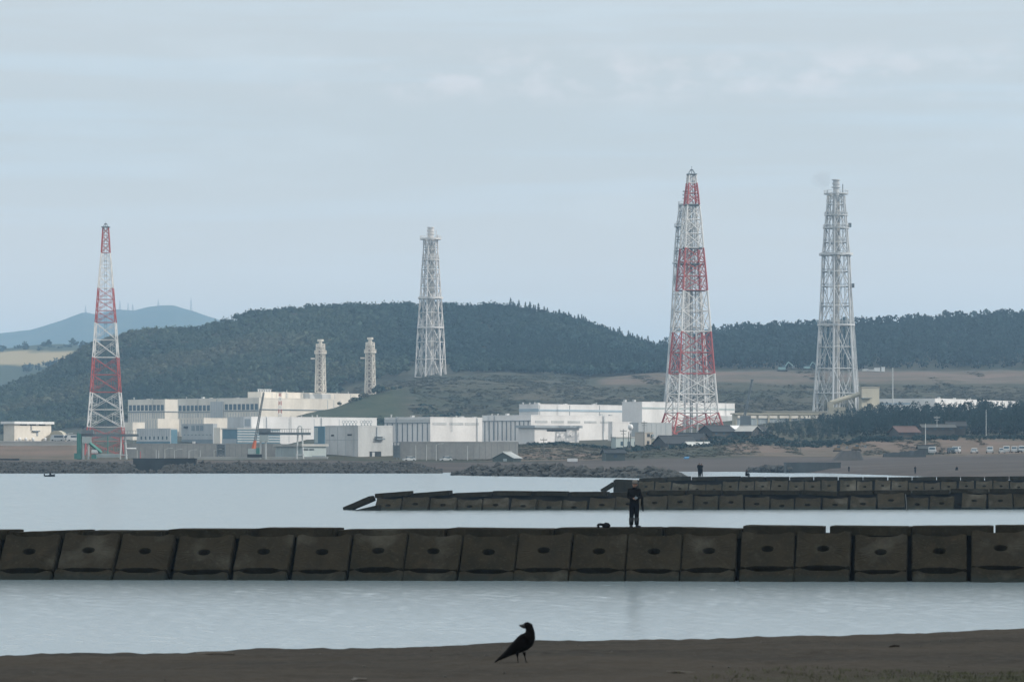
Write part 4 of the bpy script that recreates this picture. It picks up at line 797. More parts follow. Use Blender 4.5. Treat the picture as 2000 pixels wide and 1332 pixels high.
a = MB(); a.tube((X(176), -1.3, 28 * s_), (X(199), -1.3, 9 * s_), .5, n=4); a.build('chute', GREENP, t)
a = MB(); a.box(X(188), X(236), -1.5, -.9, 4 * s_, 6.5 * s_); a.box(X(188), X(236), -1.4, -1.0, 0, .6); a.build('track_beam', PALET, t)
a = MB(); a.box(X(180), X(189), -1.6, .6, -.4, 6 * s_); a.build('green_housing', GREENP, t); a = MB(); [a.lathe([(.3, 0), (.4, .5), (.3, 1)], (X(q), -1.3, 8 * s_), 8) for q in (182, 186, 190)]; a.build('white_tanks', ROOFW, t)
a = MB(); a.tube((X(211), -.6, 0), (X(211), -.6, 42 * s_), .16, n=5); a.build('drop_pipe', GREENP, t)
a = MB(); a.tube((X(247), 0, 17 * s_), (X(266), 0, 17 * s_), .25, n=6); a.build('tray', ROOFW, t)
gantry('gantry_crane', 'dark beam gantry with a white arch leg in front of the low workshop', 505, 607, 514, 586, 847, 893, 985, POLEW, True)
o = W(498, 893, 978); s_ = S(978); t = thing('mobile_crane', 'mobile crane with a long dark raised boom and orange boom foot', 'crane', o)
a = MB(); top = Vector((17 * s_, 0, 126 * s_)); ft = Vector((-3 * s_, 0, 14 * s_)); jn = ft.lerp(top, .17)
for dx, dy in ((-.25, -.25), (.25, -.25), (.25, .25), (-.25, .25)): a.tube(jn + Vector((dx, dy, 0)), top + Vector((dx * .6, dy * .6, 0)), .14, n=5)
for k in range(30): p0 = jn.lerp(top, k / 26); p1 = jn.lerp(top, (k + 1) / 26); sg = 1 if k % 2 else -1; a.tube(p0 + Vector((.25 * sg, -.25, 0)), p1 + Vector((-.25 * sg, -.25, 0)), .06, n=4)
a.build('boom', STEELD, t); a = MB(); a.tube(ft, jn, .75, .45, n=6); a.build('boom_foot', ORANGE, t)
a = MB(); a.box(-1.9, 1.3, -1.2, 1.2, .9, 2.5); a.build('house', PALET, t); a = MB(); a.box(.4, 1.4, -1.25, -.2, 1.0, 2.7); a.build('cab', GREENP, t)
for sgn in (-1, 1): a = MB(); a.box(-2.1, 2.0, sgn * 1.1 - .3, sgn * 1.1 + .3, .0, .9); a.build('track', TYRE, t)
p = W(547, 815, 1560); t = thing('lattice_mast', 'thin red and white lattice mast in front of the broad cream hall', 'mast', p); a = MB(); h = 48 * S(1560)
for k in range(6):
    z0, z1 = h * k / 6, h * (k + 1) / 6; w0, w1 = 1.5 - .12 * k, 1.5 - .12 * (k + 1); mm = k % 2
    for sg in (-1, 1):
        for sy in (-.6, .6): a.tube((sg * w0 / 2, sy, z0), (sg * w1 / 2, sy, z1), .14, n=4, m=mm)
    a.tube((-w0 / 2, -.6, z0), (w1 / 2, -.6, z1), .09, n=4, m=mm); a.tube((w0 / 2, -.6, z0), (-w1 / 2, -.6, z1), .09, n=4, m=mm)
a.build('frame', [WPAINT, RED], t); MB().box(-1.3, 1.5, -.8, .8, h, h + .35).build('platform', STEELC, t)
p = WG(1458, 1290); s_ = S(1290); t = thing('crane_boom', 'dark leaning crane boom rising behind the shed right of the pylon', 'crane', (p.x, p.y, zpx(815, 1290)))
a = MB(); q0, q1 = Vector((-.8, 0, 0)), Vector((11 * s_, 0, 73 * s_))
for d in (-.3, .3): a.tube(q0 + Vector((d, 0, 0)), q1 + Vector((d * .7, 0, 0)), .2, n=5); a.tube(q0 + Vector((d, .6, 0)), q1 + Vector((d * .7, .5, 0)), .2, n=5)
for k in range(18): e = .3 if k % 2 else -.3; a.tube(q0.lerp(q1, k / 18) + Vector((e, 0, 0)), q0.lerp(q1, (k + 1) / 18) + Vector((-e, 0, 0)), .09, n=4)
a.build('boom', STEELD, t); a = MB(); a.box(-.6, .6, -.4, .6, 72.5 * s_, 74 * s_); o_ = a.build('boom_head', STEELD, t); o_.location.x = 11 * s_
MB().box(-2.4, 1.6, -1, 1.6, -5, .6).build('house', STEELD, t)
def excavator(label, x, y, Y, mat, flip=1, sc=1.0):
    t = thing('excavator', label, 'excavator', W(x, y, Y), R(8)); f = flip
    for sgn in (-1, 1):
        a = MB(); a.box(-1.7, 1.7, sgn * .95 - .25, sgn * .95 + .25, .12, .75); a.tube((-1.7, sgn * .95 - .25, .42), (-1.7, sgn * .95 + .25, .42), .38, n=10); a.tube((1.7, sgn * .95 - .25, .42), (1.7, sgn * .95 + .25, .42), .38, n=10); a.build('track', TYRE, t)
    MB().box(-1.7, 1.2, -1.1, 1.1, .85, 1.9).build('house', mat, t)
    MB().box(f * .2 - .55, f * .2 + .75, -1.15, -.1, 1.9, 2.8).build('cab', GLASS, t)
    a = MB(); a.tube((f * .8, .2, 1.6), (f * 2.6, .2, 4.1), .25, n=5); a.build('boom', mat, t); a = MB(); a.tube((f * 2.6, .2, 4.1), (f * 4.6, .2, 2.6), .2, n=5); a.build('stick', mat, t)
    a = MB(); a.box(f * 4.6 - .45, f * 4.6 + .45, -.3, .7, 1.5, 2.6); a.build('bucket', STEELD, t); t.scale = (sc,) * 3; return t
excavator('turquoise excavator on the brown plateau between the pylon and the right stack, the left one', 1528, 726, 1890, TURQ, 1, 1.3)
excavator('turquoise excavator on the plateau close to the right stack', 1577, 723, 1890, TURQ, 1, 1.1)
excavator('yellow excavator with a dark arm at the left end of the far beach road', 1636, 882, 985, YELL, 1, .6)
t = excavator('small dark and yellow digger on the mound above the far beach', 1672, 880, 975, YELL, 1, .6)
for i, (x, wd, hh_) in enumerate(((1690, 3, 1.6), (1700, 4, 1.3), (1713, 3, 2.4), (1725, 1.8, 2.8))):
    a = MB(); a.box(-wd / 2, wd / 2, -1, 1, 0, hh_); a.box(-wd / 2 - .1, wd / 2 + .1, -1.1, 1.1, hh_, hh_ + .15); o = a.build('site_cabin', ROOFW); o.location = W(x, 727, 1893)
    tag(o, ['low white cabin nearest the right stack on the plateau', 'long low white cabin on the plateau edge', 'taller white cabin right of the long low one', 'narrow white tank at the right end of the cabins'][i], 'cabin', 'white site cabins on the plateau')
# cars on the far beach
carl = [(1821, 886, 2.1, 1.95, 'white box van beside the dark hut, leftmost of the beach vehicles', CARW, 'van', 80), (1868, 885, 1.9, 1.9, 'white van with a dark side, second of the beach vehicles', CARW, 'van', 70), (1858, 885.5, 1.7, 1.7, 'dark car half behind the second white van', CARD, 'van', 95), (1903, 885, 1.7, 1.4, 'small white saloon standing alone on the far beach road', CARW, 'car', 75), (1933, 885, 1.8, 1.9, 'white van right of the lone saloon on the far beach', CARW, 'van', 85), (1957, 885, 1.6, 1.5, 'white car half hidden by the tall white van on its right', CARW, 'car', 85), (1966, 884, 1.8, 1.9, 'tall white van overlapping a lower white car on the beach', CARW, 'van', 80), (1982, 884, 1.7, 1.8, 'white van just left of the dark car at the right edge', CARW, 'van', 75), (1990, 884, 1.7, 1.5, 'dark car beside the last white van at the right edge', CARD, 'car', 85), (1996, 884, 1.8, 1.95, 'white van cut by the right edge of the picture', CARW, 'van', 80)]
for x, y, wd, h, lab, pm, kd, rz in carl: vehicle('parked_' + kd, lab, kd, W(x, y, 960), R(rz), 3.6, wd, h, pm, kd, 'vehicles parked along the far beach')
for x, y, lab, rz in ((799, 901, 'white van parked below the right seawall', 20), (871, 901, 'small white car below the right seawall beside a bush', 10)): vehicle('parked_van', lab, 'van', W(x, y, 985), R(rz), 3.6, 1.6, 1.5, CARW, 'car')

# ------------------------------------------------------------------ houses, barn, sign, poles
def gable(name, label, x, y, Y, wd, dp, hw, hr, rz, wall, roof, cat='house', over=.5, wins=2, tilt=0):
    t = thing(name, label, cat, W(x, y, Y), R(rz)); a = MB(); a.box(-wd / 2, wd / 2, -dp / 2, dp / 2, -1.5, hw)
    a.poly([(-wd / 2, -dp / 2, hw), (-wd / 2, dp / 2, hw), (-wd / 2, 0, hr)][::-1]); a.poly([(wd / 2, -dp / 2, hw), (wd / 2, dp / 2, hw), (wd / 2, 0, hr)]); a.build('wall', wall, t)
    a = MB(); sl = (hr - hw) / (dp / 2); L_ = wd / 2 + over; e = dp / 2 + over
    for sg in (-1, 1):
        z0 = hr - sl * e; a.poly([(-L_, sg * e, z0 + .05), (L_, sg * e, z0 + .05), (L_, 0, hr + .05), (-L_, 0, hr + .05)]); a.poly([(-L_, sg * e, z0 + .22), (L_, sg * e, z0 + .22), (L_, 0, hr + .22), (-L_, 0, hr + .22)][::-1])
        a.poly([(-L_, sg * e, z0 + .05), (L_, sg * e, z0 + .05), (L_, sg * e, z0 + .22), (-L_, sg * e, z0 + .22)])
        for s2 in (-1, 1): a.poly([(s2 * L_, sg * e, z0 + .05), (s2 * L_, 0, hr + .05), (s2 * L_, 0, hr + .22), (s2 * L_, sg * e, z0 + .22)])
    a.tube((-L_, 0, hr + .25), (L_, 0, hr + .25), .16, n=6); a.build('roof', roof, t)
    for k in range(wins):
        q = -wd / 2 + wd * (k + .5) / wins; a = MB(); a.box(q - .5, q + .5, -dp / 2 - .05, -dp / 2 + .03, hw * .4, hw * .8); a.build('window', GLASS, t)
    return t
t = gable('barn', 'green gabled barn with a pale roof slope standing on the shore bank', 990, 904, 965, 6, 6.3, 1.35, 2.9, 68, DGREEN, ROOFG, 'barn', .35, 0)
MB().box(-3.06, -2.9, -1.2, -.1, -.2, 1.2).build('door', PALET, t)
b = Bldg('beige_house', 'narrow two storey beige house left of the dark roofed cottages', 1258, 1240, 1276, 843, 884, 1120, BEIGE, 40, roof=CONCL, over=.15, rh=.3)
b.right('window', 1264, 1269, 847, 853, DARK); b.right('window', 1264, 1268, 861, 867, DARK); b.right('air_conditioner', 1272, 1275, 848, 853, LINE, .5)
b = Bldg('yellow_house', 'small pale yellow house with two dark windows beside the dark roofs', 1277, 1272, 1307, 855, 880, 1115, YELLOWW, 35, roof=CONCL, over=.2, rh=.3); b.right('window', 1279, 1284, 860, 866, DARK); b.right('window', 1291, 1296, 860, 866, DARK)
gable('cottage', 'large dark tiled roof cottage in front of the pylon foot, leftmost of the cottages', 1318, 879, 1100, 12, 7, 2.2, 4.4, 32, WOOD, ROOFD, wins=4)
gable('cottage', 'dark tiled cottage with a weathered wood wall, just below the pylon', 1352, 872, 1125, 10, 7, 2.2, 4.2, -38, WOOD, ROOFD, wins=3)
gable('cottage', 'low shed with a pale sagging roof in front of the dark cottages', 1362, 880, 1085, 8, 4, 1.6, 2.5, 28, WOOD, ROOFG, 'shed', wins=2)
gable('cottage', 'dark roofed cottage right of the pylon foot beneath the white roofed store', 1401, 853, 1150, 10, 7, 1.8, 3.6, 36, WOOD, ROOFD, wins=3)
gable('white_roofed_store', 'low store with a bright white roof right of the pylon foot', 1434, 846, 1165, 6.4, 5, 1.4, 2.3, 18, WOOD, ROOFW, 'store', wins=2)
gable('cottage', 'cottage with a faded grey roof right of the white roofed store', 1462, 851, 1150, 6, 6, 1.6, 3.2, -35, WOOD, CONCL, wins=1)
gable('cottage', 'low dark cottage at the right end of the row, against the pines', 1479, 850, 1160, 5, 6, 1.4, 3.0, 40, WOOD, ROOFD, wins=1)
gable('red_roofed_house', 'house with a rusty red tiled roof in front of the shore pines', 1766, 850, 1085, 7.5, 6, 1.0, 2.6, 24, WOOD, ROOFR, wins=3)
gable('long_roofed_house', 'long low house with a dull grey roof right of the red roofed one', 1830, 842, 1110, 11, 4, 1.2, 2.0, 12, WOOD, paint('dull_roof', (.075, .082, .082)), wins=4)
gable('dark_roofed_house', 'dark roofed house farthest right in front of the shore pines', 1866, 841, 1115, 6, 5, 1.5, 2.8, 0, WOOD, ROOFD, wins=2)
gable('dark_hut', 'dark hut beside the leftmost white van on the far beach', 1808, 886, 985, 4.2, 3, 1.5, 2.2, 6, DGREEN, DCONC, 'hut', wins=0)
gable('grey_hut', 'small dark grey hut on the sandy bank left of the cottages', 1198, 899, 960, 5.5, 4, 2.1, 3.0, 15, DGREEN, DCONC, 'hut', wins=1)
p = W(1118, 902, 900); t = thing('signboard', 'white blank signboard at the back of the beach left of the hut', 'sign', p); MB().box(-1.35, 1.35, -.05, .05, .1, .95).build('board', ROOFW, t)
for sg in (-1, 1): MB().tube((sg * 1.1, .1, -.4), (sg * 1.1, .1, .9), .06).build('post', POLED, t)
a = MB(); a.box(-.5, .9, -.6, .6, 0, .3); a.poly([(-.5, -.6, .3), (.9, -.6, .3), (1.1, 0, .65), (-.2, 0, .6)]); a.poly([(.9, .6, .3), (-.5, .6, .3), (-.2, 0, .6), (1.1, 0, .65)]); o = a.build('tarp', BLUE); o.location = W(1339, 896, 945); tag(o, 'small bright blue tarp heap on the bank below the cottages', 'tarp')
for x, yt, yb, Y, lab, mt, r_, cr in ((1217.5, 838, 877, 1060, 'dark utility pole left of the close pair by the pale teal house', POLED, .16, 1), (1228, 843, 876, 1062, 'left pole of the close pair by the pale teal house', POLED, .16, 0), (1231.5, 846, 876, 1066, 'right pole of the close pair by the pale teal house', POLED, .16, 0), (1258, 822, 880, 1090, 'tall dark utility pole in front of the beige house', POLED, .17, 1), (1194, 848, 860, 1100, 'short dark pole at the end of the white annex', POLED, .12, 0), (1062, 855, 898, 1010, 'dark thin pole on the bank before the gatehouse', POLED, .12, 1), (1305, 850, 880, 1080, 'dark utility pole before the yellow house', POLED, .13, 0), (1374, 845, 880, 1075, 'dark pole among the cottages right of the pylon', POLED, .12, 0), (1564, 850, 884, 1010, 'thin grey pole on the brown bank left of the digger', POLED, .1, 0), (1743.5, 718, 812, 1330, 'very tall pale steel pole right of the tan tower', POLEW, .3, 0), (1807.5, 827, 874, 1000, 'pale tall pole behind the dark hut on the far beach', POLEW, .14, 0), (1926, 800, 850, 1110, 'pale pole among the shore pines at the far right', POLEW, .12, 0), (1830, 812, 848, 1108, 'pale pole standing in the shore pines above the long roofed house', POLEW, .10, 1)): pole('utility_pole', lab, 'pole', x, yt, yb, Y, r_, mt, 0, cr)
a = MB(); 
for k, (x0, x1, y) in enumerate(((1645, 1672, 880), (1672, 1700, 880))): pass
p = W(1655, 898, 930); t = thing('sand_mound', 'dark triangular mound of dredged sand on the far beach', 'mound', p); a = MB(); n_ = 26
pts = [(Vector((math.cos(k / n_ * 6.283) * 4.6, math.sin(k / n_ * 6.283) * 4, -.4)), Vector((.9 + math.cos(k / n_ * 6.283) * 2.6, 1 + math.sin(k / n_ * 6.283) * 1.6, 2.45 + .12 * math.sin(k * 2.1)))) for k in range(n_)]
for k in range(n_): a.quad(pts[k][0], pts[(k + 1) % n_][0], pts[(k + 1) % n_][1], pts[k][1])
a.poly([q[1] for q in pts]); a.build('heap', paint('wet_sand', (.085, .08, .075), var=.25), t)
t = thing('dark_bank', 'dark low bank running left from the hut on the far beach', 'bank', W(1760, 889, 955)); a = MB()
for k in range(14):
    q = k / 13; h0 = .5 + 1.1 * q + .15 * math.sin(k * 2.3); h1 = .5 + 1.1 * (q + .077) + .15 * math.sin((k + 1) * 2.3); x0, x1 = -5 + 11 * q, -5 + 11 * (q + .077)
    a.quad((x0, -1, -.5), (x1, -1, -.5), (x1, 0, h1), (x0, 0, h0)); a.quad((x0, 0, h0), (x1, 0, h1), (x1, 1.4, -.5), (x0, 1.4, -.5))
a.build('bank', DCONC, t)
# ------------------------------------------------------------------ shore rocks
def rock_proto(seed, n=14):
    r = random.Random(seed); bm = bmesh.new()
    for i in range(n):
        d = Vector((r.gauss(0, 1), r.gauss(0, 1), r.gauss(0, 1))).normalized(); bm.verts.new(Vector((d.x * .5, d.y * .5, d.z * .42)) * r.uniform(.8, 1.1))
    bmesh.ops.convex_hull(bm, input=bm.verts); bmesh.ops.delete(bm, geom=[v for v in bm.verts if not v.link_faces], context='VERTS'); bmesh.ops.triangulate(bm, faces=bm.faces)
    me = bpy.data.meshes.new('boulder'); bm.to_mesh(me); bm.free(); me.materials.append(ROCK); return me
def tetra_proto(seed):
    r = random.Random(seed); a = MB(); rot = Matrix.Rotation(r.uniform(0, 6), 4, Vector((r.random(), r.random(), r.random())).normalized())
    for d in (Vector((0, 0, 1)), Vector((.94, 0, -.33)), Vector((-.47, .82, -.33)), Vector((-.47, -.82, -.33))): q = rot @ d; a.tube(q * 0, q * .62, .30, .19, n=7)
    V = np.array(a.v); T = []
    for f in a.f: T += [(f[0], f[k], f[k + 1]) for k in range(1, len(f) - 1)]
    return V, np.array(T)
def me_arrays(me): return np.array([v.co[:] for v in me.vertices]), np.array([p.vertices[:] for p in me.polygons])
rocks = [rock_proto(k) for k in range(8)]; RA = [me_arrays(q) for q in rocks] + [tetra_proto(k) for k in range(5)]
def rubble(name, label, spots, seed, tet=.5):
    r = np.random.default_rng(seed); VS, FS, n0 = [], [], 0
    for (x, y, z, s_) in spots:
        v, f = RA[8 + r.integers(5)] if r.uniform() < tet else RA[r.integers(8)]; a = r.uniform(0, 6.28); c, s = math.cos(a), math.sin(a)
        q = np.stack([v[:, 0] * c - v[:, 1] * s, v[:, 0] * s + v[:, 1] * c, v[:, 2]], 1) * s_ + np.array([x, y, z]); VS.append(q); FS.append(f + n0); n0 += len(v)
    return tag(np_mesh(name, np.concatenate(VS), np.concatenate(FS), ROCK), label, 'rubble', kind='stuff')
sp = []
for k in range(3600):
    x = random.uniform(-420, 860); t_ = random.random(); Y = 778 + 26 * t_; top = .2 + 2.0 * t_ if x < 800 else (.2 + 2.0 * t_) * max(.2, (880 - x) / 80)
    if 262 < x < 334 and Y < 803: Y -= 0; 
    if 262 < x < 322 and t_ > .12: continue
    sp.append(((x - 1000) / F * Y, Y, top - .3 + random.uniform(-.3, .35), random.uniform(.9, 1.6)))
rubble('shore_rubble', 'bank of dark wave breaking rubble along the left shore', sp, 31, .65)
sp = []
for k in range(900):
    u = random.random(); x = 885 + 450 * u; Yc = ip(x, [885, 1340], [713, 618]); t_ = random.uniform(-1, 1); hgt = 2.1 * min(1, (x - 876) / 60, max(.15, (1352 - x) / 60)) * ip(x, [880, 1000, 1080, 1180, 1340], [.75, 1, 1.05, .7, .8])
    sp.append(((x - 1000) / F * Yc, Yc + 7 * t_, hgt * (1 - abs(t_)) - .4, random.uniform(.9, 1.7)))
rubble('rubble_mound', 'core of the low rubble mound off the far beach', sp, 32, .1)
for i in range(150):
    u = i / 150; x = 886 + 448 * u + random.uniform(-3, 3); Yc = ip(x, [885, 1340], [713, 618]); t_ = random.uniform(-.9, .15); hgt = 2.2 * min(1, (x - 872) / 60, max(.2, (1352 - x) / 60)) * ip(x, [880, 1000, 1080, 1180, 1340], [.75, 1, 1.05, .7, .8])
    o = bpy.data.objects.new('boulder', rocks[i % 8]); COL.objects.link(o); o.location = ((x - 1000) / F * Yc, Yc + 7 * t_, hgt * (1 - abs(t_)) + .1); s_ = random.uniform(1.2, 2.2); o.scale = (s_, s_, s_ * random.uniform(.8, 1)); o.rotation_euler = (0, 0, random.uniform(0, 6.28))
    tag(o, 'dark boulder of the low rock mound lying off the far beach', 'boulder', 'boulders of the rock mound')
sp = []
for k in range(260):
    x = random.uniform(1462, 1545); Y = ip(x, [1460, 1560], [822, 800]) + random.uniform(-5, 5); sp.append(((x - 1000) / F * Y, Y, .4 + 1.1 * random.random() * min(1, (x - 1455) / 40), random.uniform(.7, 1.5)))
rubble('rubble_spit', 'dark rubble heap left of the retaining wall on the far beach', sp, 33, .2)

# ------------------------------------------------------------------ breakwaters
def plate_mesh(seed):
    """square concrete armour block: scalloped top and bottom edge, round hole; unit width, 1.75 long, .5 thick"""
    r = random.Random(seed); n = 64; hl = .875; out = []; bs = (.7, 1.1, .5, .9, .6, 1.2)[seed % 6]
    def scal(u): return .0 if abs(u) > .40 else (.085 if abs(u) < .26 else .085 * (.40 - abs(u)) / .14)
    for k in range(n):
        a = 2 * math.pi * (k + .5) / n; ca, sa = math.cos(a), math.sin(a); tx = .5 / max(abs(ca), 1e-6); ty = hl / max(abs(sa), 1e-6); t_ = min(tx, ty); u, v = ca * t_, sa * t_
        if ty < tx: v -= math.copysign(scal(u) * (1.5 if v > 0 else bs), v)
        j = .012; out.append((u + r.uniform(-j, j) * .5, v + r.uniform(-j, j)))
    hr, hv = .110, .135; hole = [(hr * math.cos(2 * math.pi * (k + .5) / n), .02 + hv * math.sin(2 * math.pi * (k + .5) / n)) for k in range(n)]
    rings = [[(u, v, -.5) for u, v in out], [(u, v, -.05) for u, v in out], [(u * .965, v * .98, 0) for u, v in out]]
    mid = [((u * .55 + h_[0] * .45), (v * .55 + h_[1] * .45), r.uniform(-.008, .008)) for (u, v), h_ in zip(out, hole)]
    rings += [mid, [(h_[0] * 1.12, .02 + (h_[1] - .02) * 1.12, 0) for h_ in hole], [(h_[0], h_[1], -.04) for h_ in hole], [(h_[0] * .9, .02 + (h_[1] - .02) * .9, -.42) for h_ in hole]]
    V = [p for q in rings for p in q]; Fc = []
    for j in range(len(rings) - 1):
        for k in range(n): k2 = (k + 1) % n; Fc.append((j * n + k, j * n + k2, (j + 1) * n + k2, (j + 1) * n + k))
    Fc.append(tuple((len(rings) - 1) * n + k for k in range(n)))
    Fc.append(tuple(reversed(range(n))))
    me = bpy.data.meshes.new('armour_block'); me.from_pydata(V, [], Fc); me.materials.append(BLOCK); me.update(); return me
def slab_mesh(seed):
    r = random.Random(seed); bm = bmesh.new(); bmesh.ops.create_cube(bm, size=1); bmesh.ops.scale(bm, vec=(1, 1, 1), verts=bm.verts)
    bmesh.ops.subdivide_edges(bm, edges=[e for e in bm.edges if abs((e.verts[0].co - e.verts[1].co).x) > .5], cuts=9)
    bmesh.ops.bevel(bm, geom=[e for e in bm.edges if len(e.link_faces) == 2 and e.calc_face_angle() > 1], offset=.035, segments=2, affect='EDGES')
    for v in bm.verts: v.co += Vector((0, r.uniform(-.01, .01), r.uniform(-.012, .012)))
    me = bpy.data.meshes.new('top_slab'); bm.to_mesh(me); bm.free(); me.materials.append(BLOCK); return me
PLATES = [plate_mesh(k) for k in range(6)]
PL = {}
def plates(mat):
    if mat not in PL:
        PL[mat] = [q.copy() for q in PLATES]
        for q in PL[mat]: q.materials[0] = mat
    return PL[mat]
SLABS = [slab_mesh(k) for k in range(4)]
ORD = 'first second third fourth fifth sixth seventh eighth ninth tenth eleventh twelfth thirteenth fourteenth fifteenth sixteenth seventeenth eighteenth nineteenth twentieth twenty-first twenty-second twenty-third twenty-fourth twenty-fifth twenty-sixth twenty-seventh twenty-eighth twenty-ninth thirtieth thirty-first thirty-second'.split()
YAW = R(8); UD, UP = Vector((math.cos(YAW), -math.sin(YAW), 0)), Vector((math.sin(YAW), math.cos(YAW), 0))
def put_plate(i, x0, x1, yt, Yf, slope, ln, r, roll=0.0, down=0, mat=None):
    xm = (x0 + x1) / 2; a = R(slope); v = UP * math.cos(a) + Vector((0, 0, math.sin(a))); Yt = Yf + ln * math.cos(a); top = W(xm, yt, Yt)
    wv = UD.cross(v); M = Matrix((UD, v, wv)).transposed().to_4x4(); M = M @ Matrix.Rotation(R(roll), 4, 'Z') @ Matrix.Rotation(R(r.uniform(-1.5, 1.5)), 4, 'Y')
    c = top - v * (ln / 2) - v * (ln + .03) * down - wv * (-.02 * down)
    o = bpy.data.objects.new('armour_block', (plates(mat) if mat else PLATES)[i % 6]); COL.objects.link(o); wd = (x1 - x0) * S(Yt)
    o.matrix_world = Matrix.Translation(c) @ M @ Matrix.Diagonal((wd, ln / 1.75, 1, 1)); return o
def put_slab(i, x0, x1, y0, y1, Y, dep, th, r, yaw=0):
    a, c = W(x0, y0, Y), W(x1, y1, Y); m_ = (a + c) / 2; Lx = (c - a).length; u = (c - a).normalized(); u = (u - Vector((0, math.tan(YAW + yaw), 0))).normalized(); wv = u.cross(UP).normalized(); v = wv.cross(u)
    o = bpy.data.objects.new('top_slab', SLABS[i % 4]); COL.objects.link(o)
    o.matrix_world = Matrix.Translation(m_ + v * dep / 2 - wv * th / 2) @ Matrix((u, v, wv)).transposed().to_4x4() @ Matrix.Diagonal((Lx, dep, th, 1)); return o
def core(label, x0, x1, Yfun, zt, dback):
    a = MB(); n_ = 60
    for k in range(n_):
        xa, xb = x0 + (x1 - x0) * k / n_, x0 + (x1 - x0) * (k + 1) / n_; Ya, Yb = Yfun(xa), Yfun(xb); A = lambda x, Y, d, z: ((x - 1000) / F * Y, Y + d, z)
        zk = zt(xa) if callable(zt) else zt; pr = [(.75, -1.0), (.95, .35), (1.75, zk), (dback - 1.6, zk), (dback, -1)]
        for (d0, z0), (d1, z1) in zip(pr, pr[1:]): a.quad(A(xa, Ya, d0, z0), A(xb, Yb, d0, z0), A(xb, Yb, d1, z1), A(xa, Ya, d1, z1))
    for x in (x0, x1): a.poly([((x - 1000) / F * Yfun(x), Yfun(x) + d, z) for d, z in pr])
    return tag(a.build('breakwater_core', CORE), label, 'breakwater')
r = random.Random(21)
Y1f = lambda x: ip(x, [-300, 0, 2000, 2300], [125.0, 124.6, 122.2, 121.9])
e1 = [(-104, 3), (10, 120), (125, 235), (238, 342), (350, 460), (467, 575), (581, 688), (691, 797), (798, 904), (905, 1012), (1013, 1118), (1120, 1226), (1227, 1333), (1334, 1440), (1449, 1553), (1556, 1662), (1670, 1772), (1782, 1888), (1898, 2010), (2016, 2122)]
t1 = [1040, 1042, 1039, 1041, 1044, 1042, 1042, 1040, 1041, 1042, 1039, 1041, 1041, 1040, 1037, 1036, 1042, 1041, 1034, 1036]
nm = {12: 'holed block directly below the standing angler on the nearest breakwater', 11: 'holed block under the black gear bag on the nearest breakwater'}
for i, ((x0, x1), y) in enumerate(zip(e1, t1)):
    lab = nm.get(i) or ('holed block cut by the left picture edge on the nearest breakwater' if i == 0 else 'holed block at the right picture edge of the nearest breakwater' if i == 18 else 'holed block past the right end of the visible nearest breakwater' if i == 19 else ORD[i - 1] + ' whole holed block from the left on the nearest breakwater')
    tag(put_plate(i, x0, x1, y, Y1f((x0 + x1) / 2), 49 + r.uniform(-1.5, 1.5), 1.72, r, r.uniform(-1.3, 1.3)), lab, 'concrete block', 'holed blocks of the nearest breakwater')
    lab = 'wet lower block at the waterline beneath the ' + ('standing angler' if i == 12 else 'gear bag' if i == 11 else ORD[i] + ' upper block')
    tag(put_plate(i + 2, x0 + r.uniform(-2, 2), x1 + r.uniform(-2, 2), y, Y1f((x0 + x1) / 2) + r.uniform(-.06, .0), 49, 1.72, r, 0, 1), lab, 'concrete block', 'waterline blocks of the nearest breakwater')
for i, (x0, x1, y0, y1) in enumerate(((-140, 20, 1036, 1035), (22, 161, 1040, 1035), (164, 322, 1037, 1036.5), (326, 490, 1033.5, 1033.5), (500, 654, 1031.5, 1031.5), (658, 868, 1035, 1033), (871, 1080, 1031.5, 1033), (1083, 1292, 1031.5, 1030), (1297, 1448, 1030, 1033), (1451, 1608, 1026.5, 1028), (1621, 1778, 1027.5, 1028.5), (1781, 1940, 1028, 1027), (1945, 2110, 1026.5, 1026.5))):
    lab = 'top slab under the standing angler on the nearest breakwater' if i == 7 else 'flat top slab at the left picture edge of the nearest breakwater' if i == 0 else ORD[i - 1] + ' flat slab from the left along the top of the nearest breakwater'
    Ym = Y1f((x0 + x1) / 2) + 1.28; tag(put_slab(i, x0, x1, y0, y1, Ym, 2.0, .34, r), lab, 'concrete slab', 'top slabs of the nearest breakwater')
for x0, side in ((-218, 'left'), (-330, 'left'), (2128, 'right'), (2236, 'right')):
    for dn in (0, 1): tag(put_plate(x0 % 5, x0, x0 + 104, 1039, Y1f(x0), 49, 1.72, r, r.uniform(-1, 1), dn), f'{"waterline" if dn else "upper"} block continuing the nearest breakwater beyond the {side} picture edge', 'concrete block', f'{"waterline" if dn else "holed"} blocks of the nearest breakwater')
for x0, x1, side in ((-340, -145, 'left'), (2115, 2340, 'right')): tag(put_slab(1, x0, x1, 1033, 1032, Y1f(x0) + 1.28, 2.0, .34, r), f'top slab continuing the nearest breakwater beyond the {side} picture edge', 'concrete slab', 'top slabs of the nearest breakwater')
core('dark rubble core showing in the gaps of the nearest breakwater', -330, 2340, Y1f, lambda x: ip(x, [1440, 1452], [1.5, 1.66]), 5.5)
Y2f = lambda x: ip(x, [660, 2200], [275, 281])
e2 = [(735, 785), (787, 839), (841, 893), (895, 943), (945, 995), (999, 1048), (1049, 1098), (1099, 1147), (1152, 1202), (1203, 1254), (1255, 1304), (1305, 1354), (1356, 1403), (1405, 1452), (1455, 1503), (1505, 1551), (1553, 1603), (1607, 1656), (1661, 1711), (1714, 1767), (1770, 1813), (1816, 1863), (1879, 1926), (1930, 1977), (1979, 2028), (2034, 2082)]
t2 = [972, 969, 971, 974, 971, 973, 976, 976, 971, 969, 967, 965, 967, 966, 969, 973, 971, 971, 969, 962, 970, 968, 963, 963, 962, 964]
